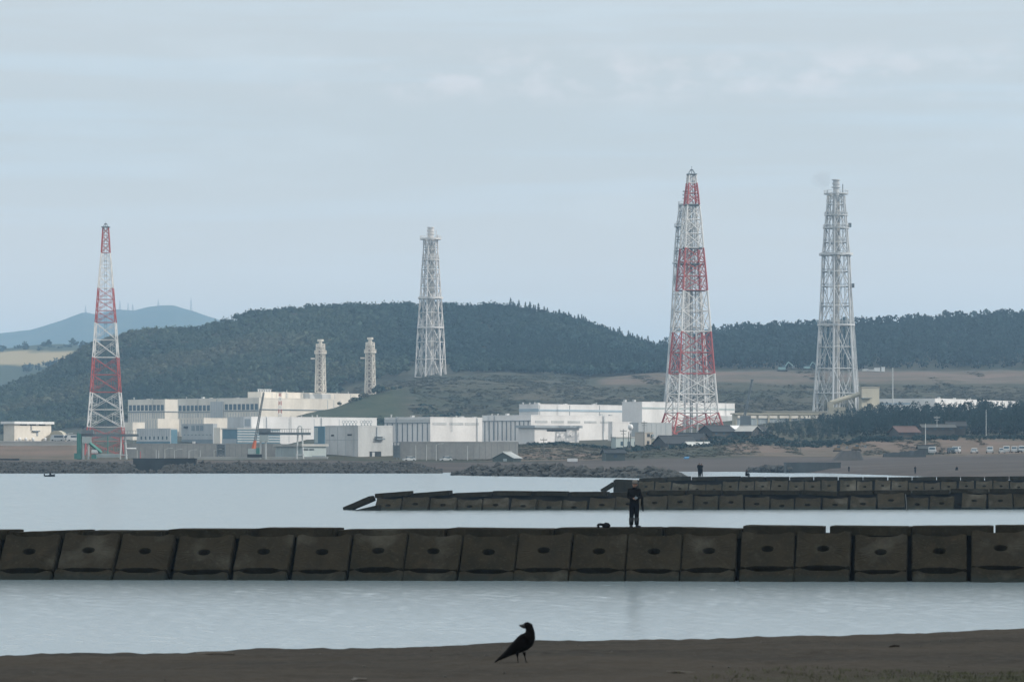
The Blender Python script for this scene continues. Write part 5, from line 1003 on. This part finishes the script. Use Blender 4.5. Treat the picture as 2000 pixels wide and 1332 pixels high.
for i, ((x0, x1), y) in enumerate(zip(e2, t2)):
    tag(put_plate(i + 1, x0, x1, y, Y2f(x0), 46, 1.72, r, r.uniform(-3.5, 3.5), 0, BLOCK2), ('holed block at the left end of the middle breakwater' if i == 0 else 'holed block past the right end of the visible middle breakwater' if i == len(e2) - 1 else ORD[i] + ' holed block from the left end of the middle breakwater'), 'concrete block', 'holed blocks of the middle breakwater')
sl2 = [(731, 800, 964, 958.5), (806, 877, 963, 957.5), (883, 958, 963, 960), (962, 1036, 958.5, 959), (1040, 1107, 959, 959.5), (1111, 1186, 960.5, 960), (1190, 1262, 962, 958.5), (1266, 1336, 957, 957.5), (1340, 1408, 957, 957), (1411, 1484, 958, 957), (1487, 1560, 957, 957.5), (1563, 1634, 956.5, 960), (1637, 1704, 959, 957), (1706, 1778, 957, 957), (1782, 1854, 957.5, 956), (1857, 1930, 954, 954.5), (1933, 2005, 954.5, 954), (2009, 2080, 954, 954.5)]
for i, (x0, x1, y0, y1) in enumerate(sl2):
    tag(put_slab(i, x0, x1, y0, y1, Y2f((x0 + x1) / 2) + 1.3, 2.0, .38, r), ('tilted top slab at the left end of the middle breakwater' if i == 0 else 'top slab past the right end of the visible middle breakwater' if i == len(sl2) - 1 else ORD[i] + ' top slab from the left end of the middle breakwater'), 'concrete slab', 'top slabs of the middle breakwater')
o = put_slab(1, 668, 722, 991, 968, 276.5, 2.0, .45, r); tag(o, 'slumped slab sliding into the sea at the end of the middle breakwater', 'concrete slab')
o = put_slab(2, 684, 738, 998, 986, 274.8, 1.4, .4, r); tag(o, 'low slab leaning on the water below the slumped one at the breakwater end', 'concrete slab')
core('dark rubble core inside the middle breakwater', 736, 2080, Y2f, 1.33, 5)
Y3f = lambda x: ip(x, [1150, 2200], [393, 388])
e3 = [(1247, 1278), (1280, 1311), (1313, 1344), (1346, 1378), (1380, 1410), (1412, 1442), (1444, 1473), (1475, 1505), (1507, 1539), (1541, 1570), (1572, 1603), (1605, 1635), (1641, 1672), (1674, 1704), (1709, 1739), (1742, 1773), (1775, 1804), (1806, 1836), (1838, 1868), (1873, 1902), (1906, 1938), (1940, 1970), (1973, 2005), (2007, 2037)]
for i, (x0, x1) in enumerate(e3):
    y = [939, 940, 943, 945, 945, 939, 939, 938.5, 937.5, 939, 939, 937, 937, 939, 937, 938, 941, 942, 939, 938, 938, 938, 940, 939][i]
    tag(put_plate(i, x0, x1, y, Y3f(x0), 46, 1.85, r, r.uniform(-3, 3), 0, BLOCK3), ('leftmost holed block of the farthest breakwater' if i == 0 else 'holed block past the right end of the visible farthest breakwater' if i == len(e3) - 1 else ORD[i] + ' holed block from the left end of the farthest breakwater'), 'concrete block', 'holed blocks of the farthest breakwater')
sl3 = [(1248, 1300, 934, 932.5), (1302, 1347, 932, 930), (1351, 1397, 931.5, 930.5), (1399, 1445, 930.5, 930), (1447, 1493, 931, 931), (1495, 1540, 931, 931), (1543, 1587, 931.5, 931), (1590, 1635, 931, 931), (1638, 1684, 931.5, 931.5), (1686, 1732, 931.5, 931.5), (1735, 1780, 932, 931.5), (1782, 1828, 931.5, 931), (1830, 1875, 931, 930.5), (1877, 1922, 930.5, 931), (1924, 1970, 930.5, 930), (1972, 2018, 930, 930), (2020, 2066, 930, 930)]
for i, (x0, x1, y0, y1) in enumerate(sl3):
    lab = {0: 'leftmost top slab of the farthest breakwater', 2: 'top slab under the standing couple on the farthest breakwater', len(sl3) - 1: 'top slab past the right end of the visible farthest breakwater'}.get(i, ORD[i] + ' top slab from the left end of the farthest breakwater')
    tag(put_slab(i + 1, x0, x1, y0, y1, Y3f(x0) + 1.3, 2.0, .45, r), lab, 'concrete slab', 'top slabs of the farthest breakwater')
a = MB(); a.box(-1.25, 1.2, -.9, .9, -1.9, .0); a.box(-1.3, -1.1, -1, 1, -1.9, -.15); o = a.build('end_caisson', BLOCK); o.location = W(1225, 936.5, 392); o.rotation_euler = (0, R(2), R(-12)); tag(o, 'square mossy caisson at the left end of the farthest breakwater', 'concrete block')
o = put_slab(3, 1172, 1196, 956, 941, 391, 1.4, .5, r); tag(o, 'tilted slab lying off the left end of the farthest breakwater', 'concrete slab')
core('dark rubble core inside the farthest breakwater', 1200, 2070, Y3f, 1.5, 5)

# ------------------------------------------------------------------ people
def skin_mesh(name, pts, edges, mats, pick, parent=None, sub=1, root=0):
    me = bpy.data.meshes.new(name); me.from_pydata([p[0] for p in pts], edges, []); o = bpy.data.objects.new('tmp', me); COL.objects.link(o)
    o.modifiers.new('s', 'SKIN'); sv = me.skin_vertices[0].data
    for i, p in enumerate(pts): rr_ = p[1]; sv[i].radius = rr_ if isinstance(rr_, tuple) else (rr_, rr_); sv[i].use_root = (i == root)
    q = o.modifiers.new('u', 'SUBSURF'); q.levels = sub; q.render_levels = sub
    dg = bpy.context.evaluated_depsgraph_get(); dg.update(); m2 = bpy.data.meshes.new_from_object(o.evaluated_get(dg)); bpy.data.objects.remove(o)
    m2.name = name; m2.materials.clear()
    for mm in mats: m2.materials.append(mm)
    for f in m2.polygons: f.material_index = pick(f.center); f.use_smooth = True
    o = bpy.data.objects.new(name, m2); COL.objects.link(o); o.parent = parent; return o
def person(label, p, rz, Jd, coat, trou, H=1.75, capm=None, hair=HAIR, detail=True, group=None, boots=True):
    """Jd overrides joints (facing -Y, +X is the viewer's right)"""
    J = dict(pel=(0, 0, .95), spi=(0, 0, 1.14), che=(0, .01, 1.34), nec=(0, 0, 1.50), hd0=(0, -.02, 1.57), hd1=(0, -.025, 1.64), hd2=(0, -.01, 1.71), nose=(0, -.115, 1.615),
             sR=(-.185, .01, 1.42), eR=(-.25, .05, 1.15), wR=(-.10, -.20, 1.08), sL=(.185, .01, 1.42), eL=(.25, .05, 1.15), wL=(.10, -.20, 1.08),
             hR=(-.09, 0, .90), kR=(-.10, -.02, .50), aR=(-.11, .02, .09), tR=(-.13, -.17, .035), hL=(.09, 0, .90), kL=(.10, -.02, .50), aL=(.11, .02, .09), tL=(.14, -.17, .035)); J.update(Jd)
    Rd = dict(pel=(.15, .115), spi=(.165, .12), che=(.178, .13), nec=.055, hd0=(.070, .075), hd1=(.078, .095), hd2=(.062, .075), nose=.018, sR=.068, eR=.048, wR=.033, sL=.068, eL=.048, wL=.033, hR=.122, kR=.096, aR=.062, tR=(.046, .036), hL=.122, kL=.096, aL=.062, tL=(.04, .03))
    E = [('pel', 'spi'), ('spi', 'che'), ('che', 'nec'), ('nec', 'hd0'), ('hd0', 'hd1'), ('hd1', 'hd2'), ('hd0', 'nose'), ('che', 'sR'), ('sR', 'eR'), ('eR', 'wR'), ('che', 'sL'), ('sL', 'eL'), ('eL', 'wL'), ('pel', 'hR'), ('hR', 'kR'), ('kR', 'aR'), ('aR', 'tR'), ('pel', 'hL'), ('hL', 'kL'), ('kL', 'aL'), ('aL', 'tL')]
    if not detail: E = [e for e in E if e[1] != 'nose']; J.pop('nose')
    if detail:                                     # palms with four fingers and a thumb
        for s_, sg in (('R', 1), ('L', -1)):
            wv, ev = Vector(J['w' + s_]), Vector(J['e' + s_]); d = (wv - ev).normalized(); sd = Vector((0, 0, 1)) - d * d.z; sd.normalize(); nn_ = d.cross(sd)
            J['p' + s_] = tuple(wv + d * .055); Rd['p' + s_] = (.036, .022); E.append(('w' + s_, 'p' + s_)); curl = nn_ * (.4 if nn_.x * sg > 0 else -.4)
            for k in range(4):
                b0 = wv + d * .09 + sd * (.027 - .018 * k); l_ = (.034, .040, .037, .028)[k]; b1 = b0 + d * l_; b2 = b1 + (d * .6 + curl * 2).normalized() * l_ * .85
                for j, q in enumerate((b0, b1, b2)): J[f'f{s_}{k}{j}'] = tuple(q); Rd[f'f{s_}{k}{j}'] = (.010, .009, .008)[j]
                E += [('p' + s_, f'f{s_}{k}0'), (f'f{s_}{k}0', f'f{s_}{k}1'), (f'f{s_}{k}1', f'f{s_}{k}2')]
            b0 = wv + d * .04 + sd * .035; b1 = b0 + (sd + d * .6 + curl).normalized() * .04; J['t0' + s_] = tuple(b0); J['t1' + s_] = tuple(b1); Rd['t0' + s_] = .012; Rd['t1' + s_] = .009; E += [('p' + s_, 't0' + s_), ('t0' + s_, 't1' + s_)]
    k_ = list(J); idx_ = {q: i for i, q in enumerate(k_)}; sc = H / 1.78
    pts = [(tuple(Vector(J[q]) * sc), tuple(v * sc for v in Rd[q]) if isinstance(Rd[q], tuple) else Rd[q] * sc) for q in k_]
    bones = [(Vector(J[a_]) * sc, Vector(J[b_]) * sc, a_, b_) for a_, b_ in E]
    def pick(c):
        best, bi = 9, None
        for A, B, a_, b_ in bones:
            d = B - A; t_ = max(0, min(1, (c - A).dot(d) / max(d.dot(d), 1e-9))); q = (c - A - d * t_).length - .04
            if q < best: best, bi = q, (a_, b_, t_)
        a_, b_, t_ = bi
        if b_[0] in 'fpt' and b_ not in ('pel', 'tR', 'tL') and not b_.startswith('pel'): return 0
        if b_ in ('hd0', 'hd1', 'nose', 'hd2'): return 3 if (b_ == 'hd2' or (b_ == 'hd1' and c.y > J['hd1'][1] * sc + .03)) else 0
        if a_ in ('hR', 'hL', 'kR', 'kL', 'aR', 'aL') or b_ in ('hR', 'hL'): return 4 if (a_ in ('aR', 'aL') or (a_ in ('kR', 'kL') and t_ > .25 and boots)) else 2
        return 1
    body = skin_mesh('person', pts, [(idx_[a_], idx_[b_]) for a_, b_ in E], [SKIN, coat, trou, hair, BOOT], pick)
    body.location = p; body.rotation_euler = (0, 0, rz); tag(body, label, 'person', group)
    if capm:
        a = MB(); c0 = Vector(J['hd2']) * sc; a.lathe([(.098, -.035), (.102, .0), (.092, .045), (.06, .075), (.015, .085)], c0, 14); cy = c0.y
        a.poly([(c0.x - .075, cy - .07, c0.z - .02), (c0.x + .075, cy - .07, c0.z - .02), (c0.x + .06, cy - .17, c0.z - .035), (c0.x - .06, cy - .17, c0.z - .035)]); a.poly([(c0.x - .075, cy - .07, c0.z - .035), (c0.x - .06, cy - .17, c0.z - .05), (c0.x + .06, cy - .17, c0.z - .05), (c0.x + .075, cy - .07, c0.z - .035)]); a.build('cap', capm, body, True)
    if detail:
        a = MB()
        for sg in (-1, 1): a.lathe([(.006, 0), (.013, .006), (.006, .014)], Vector(J['hd1']) * sc + Vector((sg * .033, -.088, -.012)), 8)
        a.build('eyes', DARK, body); a = MB(); h1 = Vector(J['hd0']) * sc; a.box(h1.x - .025, h1.x + .025, h1.y - .083, h1.y - .06, h1.z - .004, h1.z + .005); a.build('mouth', paint('lips', (.22, .09, .075)), body)
        for sg in (-1, 1): a = MB(); c0 = Vector(J['hd1']) * sc + Vector((sg * .082, .01, -.03)); a.lathe([(.008, -.03), (.018, -.01), (.020, .015), (.008, .03)], c0, 8); a.build('ear', SKIN, body)
        # jacket shell over torso and sleeves
        jp = ['pel', 'spi', 'che', 'sR', 'eR', 'wR', 'sL', 'eL', 'wL']; je = [('pel', 'spi'), ('spi', 'che'), ('che', 'sR'), ('sR', 'eR'), ('eR', 'wR'), ('che', 'sL'), ('sL', 'eL'), ('eL', 'wL')]; ji = {q: i for i, q in enumerate(jp)}
        P_ = []
        for q in jp: rr_ = Rd[q]; rr_ = tuple(v * sc + .022 for v in rr_) if isinstance(rr_, tuple) else rr_ * sc + .016; P_.append((tuple(Vector(J[q]) * sc), rr_))
        P_[0] = (tuple(Vector(J['pel']) * sc - Vector((0, 0, .03))), (.19, .15)); skin_mesh('jacket', P_, [(ji[a_], ji[b_]) for a_, b_ in je], [coat], lambda c: 0, body)
        a = MB(); c0 = Vector(J['nec']) * sc; a.lathe([(.105, -.06), (.085, -.01), (.078, .025)], c0, 12); a.build('collar', coat, body, True)
        for s_ in ('R', 'L'):
            a = MB(); A, B = Vector(J['k' + s_]) * sc, Vector(J['a' + s_]) * sc; a.tube(A.lerp(B, .28), A.lerp(B, .9), .096, .078, n=12); T = Vector(J['t' + s_]) * sc; a.tube(B + Vector((0, .03, -.03)), T, .066, .052, n=10); a.build('boot', BOOT, body, True)
    return body
Ym = Y1f(1239) + 1.9; gp = W(1239, 1031.2, Ym)
person('angler in black jacket, waders and a grey cap standing on the nearest breakwater', gp, R(-4), dict(sR=(-.19, .01, 1.42), eR=(-.245, .03, 1.15), wR=(-.03, -.20, 1.10), eL=(.235, .0, 1.14), wL=(.10, -.22, 1.12), hR=(-.085, 0, .86), hL=(.08, 0, .86), kR=(-.10, -.02, .5), aR=(-.12, .02, .09), tR=(-.12, -.16, .04), kL=(.085, -.03, .50), aL=(.085, .02, .09), tL=(.22, -.10, .04), hd0=(.02, -.02, 1.57), hd1=(.022, -.025, 1.64), hd2=(.02, -.01, 1.71), nose=(.02, -.115, 1.615)), JACK, TROU, 1.755, CAPM)
a = MB(); a.box(-.05, .05, -.035, .035, -.03, .05); a.tube((-.06, 0, .01), (.07, 0, .01), .02, n=8); a.tube((.0, 0, .04), (.0, -.03, .09), .012, n=6); o = a.build('hand_reel', LINE); o.location = gp + Vector((.045, -.30, 1.10)); tag(o, 'small fishing reel held in both hands of the angler', 'fishing reel')
t = thing('shoulder_bag', 'slim black bag hanging at the right side of the angler', 'bag', gp + Vector((.29, -.02, .62))); a = MB(); a.tube((.0, 0, .52), (-.01, -.02, .25), .045, .055, n=8); a.tube((-.01, -.02, .25), (.03, 0, .0), .055, .025, n=8); a.build('pouch', BAGM, t, True); a = MB(); a.path([(0, 0, .5), (-.06, -.02, .70), (-.14, -.02, .82)], .014); a.build('strap', BAGM, t)
Yb = Y1f(1178) + 1.8; t = thing('gear_bag', 'black lumpy gear bag with an arched carry strap on the nearest breakwater', 'bag', W(1178, 1031.6, Yb))
k_ = S(Yb) / 8.325; bm = bmesh.new(); bmesh.ops.create_icosphere(bm, subdivisions=3, radius=1)
for v in bm.verts: v.co = Vector((v.co.x * .15, v.co.y * .12, max(-.09, v.co.z * .115))) * (1 + .16 * noise.noise(v.co * 2.1)) + Vector((.115, 0, .10))
me = bpy.data.meshes.new('pack'); bm.to_mesh(me); bm.free(); me.materials.append(BAGM); [setattr(f, 'use_smooth', True) for f in me.polygons]; o = bpy.data.objects.new('pack', me); COL.objects.link(o); o.parent = t
a = MB(); a.path([(.02, 0, .13), (-.06, 0, .145), (-.14, 0, .15), (-.18, 0, .13), (-.19, 0, .08), (-.165, 0, .02)], .048, 8); a.tube((-.175, 0, .12), (-.15, 0, .16), .05, .03, n=8); a.build('strap', BAGM, t, True)
a = MB(); a.box(.27, .53, -.06, .06, .0, .025); a.box(.35, .48, -.05, .05, .025, .045); o = a.build('folded_cloth', BAGM); o.location = t.location.copy(); tag(o, 'flat dark cloth lying right of the gear bag on the breakwater', 'cloth')
cp = lambda x, y: W(x, y, 393.5)
person('taller person in a long dark coat, left one of the couple on the farthest breakwater', cp(1365.5, 931.3), R(20), dict(eR=(-.22, .05, 1.15), wR=(-.14, -.14, 1.0), eL=(.22, -.02, 1.2), wL=(.12, -.18, 1.3), kR=(-.07, -.02, .5), aR=(-.07, .02, .09), tR=(-.08, -.15, .04), kL=(.06, -.02, .5), aL=(.06, .02, .09), tL=(.07, -.15, .04)), COATB, COATB, 1.68, None, HAIR, False)
person('person with bent elbow and slim legs, right one of the couple on the farthest breakwater', cp(1369.8, 931.3), R(-35), dict(eL=(.30, -.05, 1.24), wL=(.10, -.22, 1.42), eR=(-.28, -.05, 1.24), wR=(-.08, -.22, 1.42), kL=(.10, .0, .5), aL=(.14, .02, .09), tL=(.16, -.13, .04)), COATG, COATB, 1.64, None, HAIR, False)
seated = dict(pel=(0, .10, .30), spi=(0, .08, .48), che=(0, .02, .66), nec=(0, -.03, .80), hd0=(0, -.06, .87), hd1=(0, -.07, .94), hd2=(0, -.05, 1.0), sR=(-.18, .0, .73), sL=(.18, .0, .73), eR=(-.24, -.14, .52), wR=(-.12, -.32, .48), eL=(.24, -.14, .52), wL=(.12, -.32, .48), hR=(-.10, .05, .28), kR=(-.17, -.30, .48), aR=(-.15, -.28, .08), tR=(-.16, -.45, .035), hL=(.10, .05, .28), kL=(.17, -.30, .48), aL=(.15, -.28, .08), tL=(.16, -.45, .035))
person('dark hunched person crouching on the farthest breakwater right of the couple', W(1458, 932.5, 393), R(60), seated, COATB, COATB, 1.7, None, HAIR, False)
def bground(x, y, lo=610, hi=960):
    """depth where the photo ray through x, y meets the beach"""
    Ys = np.linspace(lo, hi, 900); d = zpx(y, Ys) - ground_z(np.full_like(Ys, x), Ys); i = np.where((d[:-1] > 0) & (d[1:] <= 0))[0]; return float(Ys[i[0]]) if len(i) else hi
Yp = bground(1658, 922); person('small dark figure standing at the water line, left on the far beach', WG(1658, Yp), 0, {}, COATB, COATB, 1.45, None, HAIR, False)
Yp = bground(1787.5, 925); person('dark figure standing near the water on the far beach, right of the first', WG(1787.5, Yp), R(30), {}, COATG, COATB, 1.65, None, HAIR, False)
Yp = bground(1869, 919.5); person('dark figure sitting on the far beach below the parked vans', WG(1869, Yp), R(-30), seated, COATB, COATB, 1.7, None, HAIR, False)
a = MB(); a.path([(0, 0, 0), (.02, 0, 1.0), (.0, 0, 1.5)], .035, 5); o = a.build('fishing_pole', POLED); o.location = W(1771, 1001, 274); o.rotation_euler = (0, R(-4), 0); tag(o, 'thin stick standing in the water before the middle breakwater', 'stick')
# boat
t = thing('motor_boat', 'small dark motor boat near the left shore rocks', 'boat', (W(121, 931, 690).x, 672, 0), R(4)); st = []
for k in range(9):
    q = k / 8; x = -.95 + 1.95 * q; hw_ = .42 * (1 - max(0, (q - .45) / .55) ** 2) + .01; hz_ = .30 + .22 * q * q; st.append([(x - .1 * (1 - q), -hw_, hz_), (x, -hw_ * .75, .02), (x, 0, -.12), (x, hw_ * .75, .02), (x - .1 * (1 - q), hw_, hz_)])
a = MB()
for A, B in zip(st, st[1:]):
    for j in range(4): a.quad(A[j], B[j], B[j + 1], A[j + 1])
    a.quad(A[0], A[4], B[4], B[0])
a.poly(st[0]); a.build('hull', HULL, t); a = MB(); a.box(-1.2, -.98, -.12, .12, .1, .6); a.tube((-1.1, 0, .1), (-1.12, 0, -.3), .05); a.build('outboard', DARK, t)
q = dict(seated); o = person('dark figure sitting in the small motor boat', (t.location.x, t.location.y, .12), R(80), q, COATB, COATB, 1.5, None, HAIR, False)

# ------------------------------------------------------------------ crow on the beach
def crow():
    K = 1 / 2464.0; cx, cz = 870, 1085; Yc = 30.0; gx = W(940 + 870 / 11.1, 1298, Yc).x; gzv = beach_z(gx, Yc)
    ax = [(282, 1098, 10, 34), (330, 1060, 20, 48), (400, 1008, 34, 62), (470, 960, 48, 78), (560, 900, 72, 98), (680, 820, 114, 135), (800, 744, 154, 158), (900, 678, 180, 168), (985, 606, 178, 158), (1042, 524, 140, 132), (1060, 442, 102, 104), (1050, 375, 88, 92), (1030, 318, 94, 86), (985, 292, 82, 74), (945, 300, 66, 54), (915, 308, 50, 34), (875, 302, 33, 22), (840, 294, 17, 12), (815, 288, 5, 4)]
    P_ = [Vector(((x - cx) * K, 0, (cz - z) * K)) for x, z, a, b in ax]; n = 18; a = MB()
    for i, p in enumerate(P_):
        t_ = (P_[min(i + 1, len(P_) - 1)] - P_[max(i - 1, 0)]).normalized(); nn_ = Vector((-t_.z, 0, t_.x))
        for k in range(n): q = 2 * math.pi * k / n; v = p + nn_ * ax[i][2] * K * math.cos(q) + Vector((0, 1, 0)) * ax[i][3] * K * math.sin(q); a.v.append(tuple(v))
    for i in range(len(P_) - 1):
        for k in range(n): k2 = (k + 1) % n; a.f.append((i * n + k, i * n + k2, (i + 1) * n + k2, (i + 1) * n + k)); a.m.append(1 if i >= 14 else 0)
    a.f.append(tuple(range(n))); a.m.append(0); a.f.append(tuple((len(P_) - 1) * n + k for k in reversed(range(n)))); a.m.append(1)
    C = lambda x, z, y: Vector(((x - cx) * K, y, (cz - z) * K))
    for (x0, z0, x1, z1, x2, z2, y) in ((775, 880, 785, 960, 800, 1092, -.022), (930, 870, 945, 960, 972, 1082, .022)):
        a.tube(C(x0, z0, y), C(x1, z1, y), 42 * K, 17 * K, n=8); a.tube(C(x1, z1, y), C(x2, z2, y), 15 * K, 8 * K, n=7)
        for dx, dy in ((42, -.012), (46, 0), (40, .012), (-34, 0)): a.tube(C(x2, z2, y), C(x2 + dx, z2 + 8, y + dy), 6 * K, 4 * K, n=5)
    o = a.build('crow', [FEATH, BEAKM], None, True); o.location = (gx, Yc, gzv + .003); tag(o, 'black crow standing on the near sand, looking back over its shoulder', 'bird')
    for sg in (-1, 1):
        w_ = MB(); st = [(985, 560, 40, 100), (900, 640, 62, 130), (780, 740, 60, 115), (640, 850, 44, 80), (500, 955, 26, 46), (400, 1025, 10, 20)]
        for i, (x, z, h_, b_) in enumerate(st):
            tt_ = Vector((st[min(i + 1, 5)][0] - st[max(i - 1, 0)][0], 0, -(st[min(i + 1, 5)][1] - st[max(i - 1, 0)][1]))).normalized(); nn_ = Vector((-tt_.z, 0, tt_.x)); dep = [150, 165, 140, 105, 70, 45][i]
            for k in range(10): q = 2 * math.pi * k / 10; w_.v.append(tuple(C(x, z, sg * dep * K) + nn_ * b_ * K * math.cos(q) + Vector((0, sg * 22 * K * math.sin(q), 0))))
        for i in range(5):
            for k in range(10): k2 = (k + 1) % 10; w_.f.append((i * 10 + k, i * 10 + k2, (i + 1) * 10 + k2, (i + 1) * 10 + k)); w_.m.append(0)
        w_.f.append(tuple(range(10))); w_.m.append(0); w_.f.append(tuple(50 + k for k in range(10))); w_.m.append(0); w_.build('wing', FEATH, o, True)
    for sg in (-1, 1): e = MB(); e.lathe([(3 * K, 0), (8 * K, 5 * K), (3 * K, 10 * K)], C(975, 278, sg * 70 * K), 8); e.build('eye', BEAKM, o)
crow()
a = MB(); 
for sg in (-1, 1): a.quad((-.12, 0, 0), (.12, 0, 0), (.05, sg * .45, .16), (-.08, sg * .45, .16)); a.quad((-.08, sg * .45, .16), (.05, sg * .45, .16), (-.05, sg * .8, .08), (-.12, sg * .8, .08))
a.tube((-.25, 0, 0), (.25, 0, .02), .07, .05, n=8); o = a.build('seabird', FEATH); o.location = W(1855, 463, 1100); o.rotation_euler = (0, 0, R(70)); tag(o, 'tiny dark bird flying in the sky right of the tall stack', 'bird')

# small things on the near sand
sp = []
for k in range(260):
    Y = random.uniform(23, 36); X = random.uniform(-8, 8); sp.append((X, Y, beach_z(X, Y) + .002, random.uniform(.008, .03)))
rubble('pebbles', 'scattered pebbles and shell bits on the near sand', sp, 41, 0)
gv = []; rg = np.random.default_rng(9)
for k in range(4200):
    X = rg.uniform(.6, 5.8); Y = rg.uniform(23, 28.5) ; 
    if rg.uniform() > (X - 1.2) / 3.5: continue
    z = beach_z(X, Y)
    for j in range(7):
        a_ = rg.uniform(0, 6.28); l_ = rg.uniform(.012, .035); d = np.array([math.cos(a_), math.sin(a_), 0]); b0 = np.array([X, Y, z - .005]) + rg.normal(size=3) * [.03, .03, 0]; s_ = np.array([-d[1], d[0], 0]) * .004
        gv += [b0 - s_, b0 + s_, b0 + d * l_ * .6 + [0, 0, l_] + s_ * .2, b0 + d * l_ * .6 + [0, 0, l_] - s_ * .2]
tag(np_mesh('beach_grass', np.array(gv), np.arange(len(gv)).reshape(-1, 4), leaf_mat('beach_grass_blades', (.06, .07, .04), (.09, .09, .05), (.11, .09, .06)), attr={'tint': rg.uniform(size=len(gv)), 'cn': np.tile([0, -.3, 1.0], (len(gv), 1))}), 'thin low grass on the near sand at the right', 'grass', kind='stuff')

p = W(1747, 1272, 33.0); a = MB(); V_, F_ = RA[2]; o = bpy.data.objects.new('clod', rocks[2].copy()); o.data.materials[0] = paint('dark_clod', (.03, .027, .024), rough=.95); COL.objects.link(o); o.location = (p.x, 33.0, beach_z(p.x, 33.0) + .015); o.scale = (.11, .09, .06); tag(o, 'dark clod of seaweed lying on the near sand at the right', 'clod')
for x, Y, ln, rz, lab in ((420, 31, .35, .3, 'short driftwood stick on the near sand left of the crow'), (1330, 28, .28, 2.5, 'short driftwood stick on the near sand right of the crow'), (700, 27.5, .22, 1.1, 'thin twig on the near sand between the stick and the crow')):
    p = W(x, 1300, Y); z = beach_z(p.x, Y); a = MB(); a.path([(-ln / 2, 0, .012), (0, .02, .018), (ln / 2, -.01, .012)], .012, 6); a.tube((0, .02, .018), (ln * .2, .07, .03), .007, .003, n=5); o = a.build('driftwood', paint('driftwood_grey', (.12, .105, .09), scale=6)); o.location = (p.x, Y, z); o.rotation_euler = (0, 0, rz); tag(o, lab, 'driftwood')

# ------------------------------------------------------------------ unseen cumulus added to shade the near shore, stack smoke, haze
SH_C = Vector((0, 330, 0)); cc = SH_C + SDIR * (1700 / SDIR.z); bm = bmesh.new(); bmesh.ops.create_icosphere(bm, subdivisions=5, radius=1)
for v in bm.verts:
    d = v.co.copy(); v.co = Vector((d.x * 620, d.y * 520, d.z * 130)) * (1 + .30 * noise.fractal(d * 1.6, .9, 2, 5))
me = bpy.data.meshes.new('shade_cloud'); bm.to_mesh(me); bm.free(); [setattr(f, 'use_smooth', True) for f in me.polygons]; me.materials.append(paint('cloud_white', (.85, .86, .88), rough=1, var=.02, scale=.01))
o = bpy.data.objects.new('shade_cloud', me); COL.objects.link(o); o.location = cc; tag(o, 'unseen cumulus off to the right, added to shade the near shore', 'shade_cloud', kind='structure')
sm = bpy.data.materials.new('stack_smoke'); sm.use_nodes = True; n_ = sm.node_tree.nodes; n_.remove(n_['Principled BSDF']); v_ = n_.new('ShaderNodeVolumePrincipled'); v_.inputs['Color'].default_value = (.45, .45, .47, 1); v_.inputs['Density'].default_value = .035; v_.inputs['Anisotropy'].default_value = .2; v_.inputs['Density Attribute'].default_value = ''
sm.node_tree.links.new(v_.outputs[0], n_['Material Output'].inputs['Volume'])
bm = bmesh.new(); bmesh.ops.create_icosphere(bm, subdivisions=4, radius=1)
for v in bm.verts: d = v.co.copy(); v.co = Vector((d.x * 4.6, d.y * 3, d.z * 3.6)) * (1 + .35 * noise.fractal(d * 1.8, .9, 2, 4))
me = bpy.data.meshes.new('smoke'); bm.to_mesh(me); bm.free(); me.materials.append(sm); o = bpy.data.objects.new('smoke', me); COL.objects.link(o); o.location = W(1606, 351, 1500); tag(o, 'faint grey exhaust puff drifting left from the right hand stack', 'smoke', kind='stuff')
HAZE_D, HAZE_C = 1.4e-4, (.47, .73, 1.0)
hm = bpy.data.materials.new('air_haze'); hm.use_nodes = True; n_ = hm.node_tree.nodes; n_.remove(n_['Principled BSDF']); v_ = n_.new('ShaderNodeVolumePrincipled'); v_.inputs['Color'].default_value = (*HAZE_C, 1); v_.inputs['Density'].default_value = HAZE_D; v_.inputs['Anisotropy'].default_value = .25; v_.inputs['Density Attribute'].default_value = ''
hm.node_tree.links.new(v_.outputs[0], n_['Material Output'].inputs['Volume'])
m = MB(); m.box(-5000, 5000, -400, 10000, -6, 345); tag(m.build('haze', hm), 'pale blue air haze over the whole coast', 'haze', kind='stuff')
